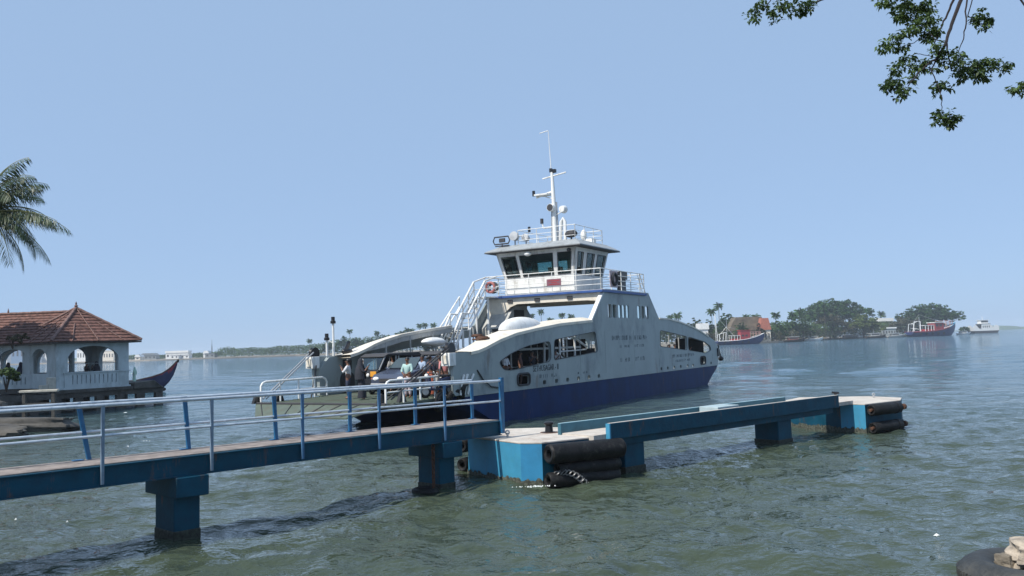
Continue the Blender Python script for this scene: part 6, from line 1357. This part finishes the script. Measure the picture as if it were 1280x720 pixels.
person(fl(-.95, 4.5, 1.46), Fd - R(60), 'face', cw('white', (.6, .6, .62)), cw('navy', (.03, .04, .08)), 'man in a white shirt and dark trousers at the bow before the auto rickshaw', g)
person(fl(-1.2, 3.55, 1.46), Fd + R(120), 'face', cw('black', (.018, .02, .03)), cw('black', (.018, .02, .03)), 'person in long black clothes standing with back turned at the bow', g, 'skirt', 'veil')
person(fl(-.35, 1.75, 1.46), Fd + R(10), 'clasp', cw('mint', (.36, .52, .50)), cw('pale pink', (.5, .42, .45)), 'man in a mint green shirt with clasped hands before the blue hatchback', g)
person(fl(.55, 1.25, DZ), Fd + R(160), 'stand', cw('dark blue', (.03, .035, .06)), cw('orange red', (.5, .13, .07)), 'person in a dark top and orange red skirt at the near ramp rail', g, 'skirt', 'bun')
person(fl(.9, .7, DZ), Fd + R(40), 'step', cw('pink red', (.5, .2, .2)), cw('dark brown', (.10, .06, .05)), 'person in a pinkish shirt beside the near bow hoist box', g)
person(fl(1.9, 1.7, DZ), Fd + R(20), 'stand', cw('black', (.018, .02, .03)), cw('dark brown', (.10, .06, .05)), 'person in black standing between the hatchback and the white scooter', g)
person(fl(2.6, .95, DZ), Fd - R(30), 'face', cw('navy', (.03, .04, .08)), cw('black', (.018, .02, .03)), 'man in navy behind the near hoist box', g)
person(fl(3.6, 5.7, DZ), Fd + R(30), 'stand', cw('grey', (.3, .3, .3)), cw('black', (.018, .02, .03)), 'man in grey in the shade beside the auto rickshaw', g)
person(fl(5.4, 2.0, DZ), Fd, 'stand', cw('maroon', (.25, .03, .08)), cw('black', (.018, .02, .03)), 'person in maroon standing behind the hatchback', g)
person(fl(1.5, 2.35, DZ), Fd - R(15), 'clasp', cw('pale blue', (.3, .38, .5)), cw('dark brown', (.10, .06, .05)), 'person in pale blue just left of the one in black by the hatchback', g)
person(fl(3.4, 1.2, DZ), Fd + R(35), 'stand', cw('brown', (.12, .06, .05)), cw('navy', (.03, .04, .08)), 'person in brown furthest back beside the near bulwark', g)
g = 'people seen through the ferry windows'
person(fl(5.5, .48, DZ), FRZ - R(90), 'clasp', cw('white', (.6, .6, .62)), cw('black', (.018, .02, .03)), 'person in white behind the pointed end of the first bow window', g)
person(fl(6.9, .48, DZ), FRZ - R(60), 'stand', cw('brown', (.12, .06, .05)), cw('dark brown', (.10, .06, .05)), 'person in dark brown in the middle of the first bow window', g)
person(fl(8.1, .48, DZ), FRZ - R(120), 'face', cw('black', (.018, .02, .03)), cw('navy', (.03, .04, .08)), 'person in black with raised hands near the end of the first bow window', g)
person(fl(10.5, .44, DZ), FRZ - R(100), 'face', cw('grey', (.3, .3, .3)), cw('navy', (.03, .04, .08)), 'person in grey at the left of the second bow window', g)
person(fl(27.7, .46, DZ), FRZ - R(90), 'stand', cw('maroon', (.25, .03, .08)), cw('black', (.018, .02, .03)), 'person in maroon at the larger aft window', g, 'skirt', 'bun')
person(fl(28.8, .46, DZ), FRZ - R(80), 'clasp', cw('white', (.6, .6, .62)), cw('dark blue', (.03, .035, .06)), 'person in white beside the one in maroon at the aft window', g)
person(fl(31.4, .46, DZ), FRZ - R(70), 'face', cw('pale grey', (.5, .52, .55)), cw('dark blue', (.03, .035, .06)), 'person in pale grey at the pointed aft window', g)
g = 'people inside the pavilion'
def pp(x, y): return PK + PR * x + PL_ * y + Vector((0, 0, PZ))
person(pp(3.4, 4.4) if False else Vector((at(108, 470, 58.6).x, 58.6, PZ)), R(60), 'stand', cw('black', (.018, .02, .03)), cw('dark blue', (.03, .035, .06)), 'slim dark figure standing at the left inside the big pavilion arch', g)
person(Vector((at(120.5, 470, 58.8).x, 58.8, PZ)), R(170), 'face', cw('black', (.018, .02, .03)), cw('black', (.018, .02, .03)), 'broader dark figure right of the slim one inside the big pavilion arch', g, 'skirt', 'veil')
person(Vector((at(10.5, 470, 59.6).x, 59.6, PZ + .12)), R(0), 'sit', cw('black', (.018, .02, .03)), cw('black', (.018, .02, .03)), 'left one of the two dark figures seated in the hall arch', 'people seated in the hall', 'skirt', 'veil')
person(Vector((at(25.5, 470, 59.6).x, 59.6, PZ + .12)), R(180), 'sit', cw('dark blue', (.03, .035, .06)), cw('black', (.018, .02, .03)), 'right one of the two dark figures seated in the hall arch', 'people seated in the hall', 'skirt', 'veil')
person(Vector((at(168, 470, 60.5).x, 60.5, 1.78)), R(200), 'stand', cw('pale green', (.42, .58, .48)), cw('pale green', (.42, .58, .48)), 'person in pale green at the end of the landing stage beside the wooden boat', 'people on the landing stage', 'skirt', 'veil', .62)
bn = MB(); q = Vector((at(18, 470, 59.6).x, 59.6, PZ)); bn.box(-1.6, 1.6, -.15, .15, .38, .44)
for x in (-1.4, 1.3): bn.box(x, x + .1, -.12, .12, 0, .38)
b_ = bn.build('bench', M_wood); b_.location = q; tag(b_, 'plain dark bench under the two seated figures in the hall', 'bench')
# ------------------------------------------------------------------ foam and litter on the water
def foam(c, n, rx, ry, seed, label):
    rs = random.Random(seed); vs = []; fs = []
    for k in range(n):
        x, y = rs.gauss(0, rx), rs.gauss(0, ry); r_ = rs.uniform(.006, .022); b = len(vs); m_ = 6
        for j in range(m_): a = 2 * math.pi * j / m_; q = r_ * rs.uniform(.5, 1.3); vs.append((x + q * 1.5 * math.cos(a), y + q * math.sin(a), rs.uniform(.0, .012)))
        vs.append((x, y, .03)); fs += [(b + j, b + (j + 1) % m_, b + m_) for j in range(m_)]
    o = MB().add(vs, fs).build('foam', flat('foam white', (.7, .73, .72), .7)); o.location = c; return tag(o, label, None, None, 'stuff')
foam((.45, 21.05, .03), 45, .25, .05, 1, 'white foam at the foot of the bright blue block')
foam(tuple(on_z(180, 553, 0) + Vector((0, 0, .05))), 8, .10, .05, 2, 'white fleck of foam behind the walkway')
p_ = on_z(790, 478, 0)
for i, (x, y, w_) in enumerate([(1171, 674, .05), (157, 517, .12), (160, 560, .05), (20, 653, .03), (84, 656, .03)]):
    q = on_z(x, y, 0); rs = random.Random(i); mb = MB()
    mb.add([(w_ * rs.uniform(.7, 1.2) * math.cos(a) * (1 if j % 2 else .55), w_ * .8 * math.sin(a) * (1 if j % 2 else .6), .02 * rs.random()) for j, a in enumerate([k * math.pi / 5 for k in range(10)])] + [(0, 0, .05)], [(j, (j + 1) % 10, 10) for j in range(10)])
    o = mb.build('floating_scrap', flat('scrap white', (.75, .77, .78), .5)); o.location = (q.x, q.y, .05)
    tag(o, ['white scrap floating left of the old tyre', 'white scrap floating between the landing stage and the walkway rail', 'white scrap floating just beyond the walkway deck', 'tiny white scrap near the left frame edge below the walkway', 'tiny white scrap between the left edge and the first pier'][i], 'litter', 'litter floating on the water')
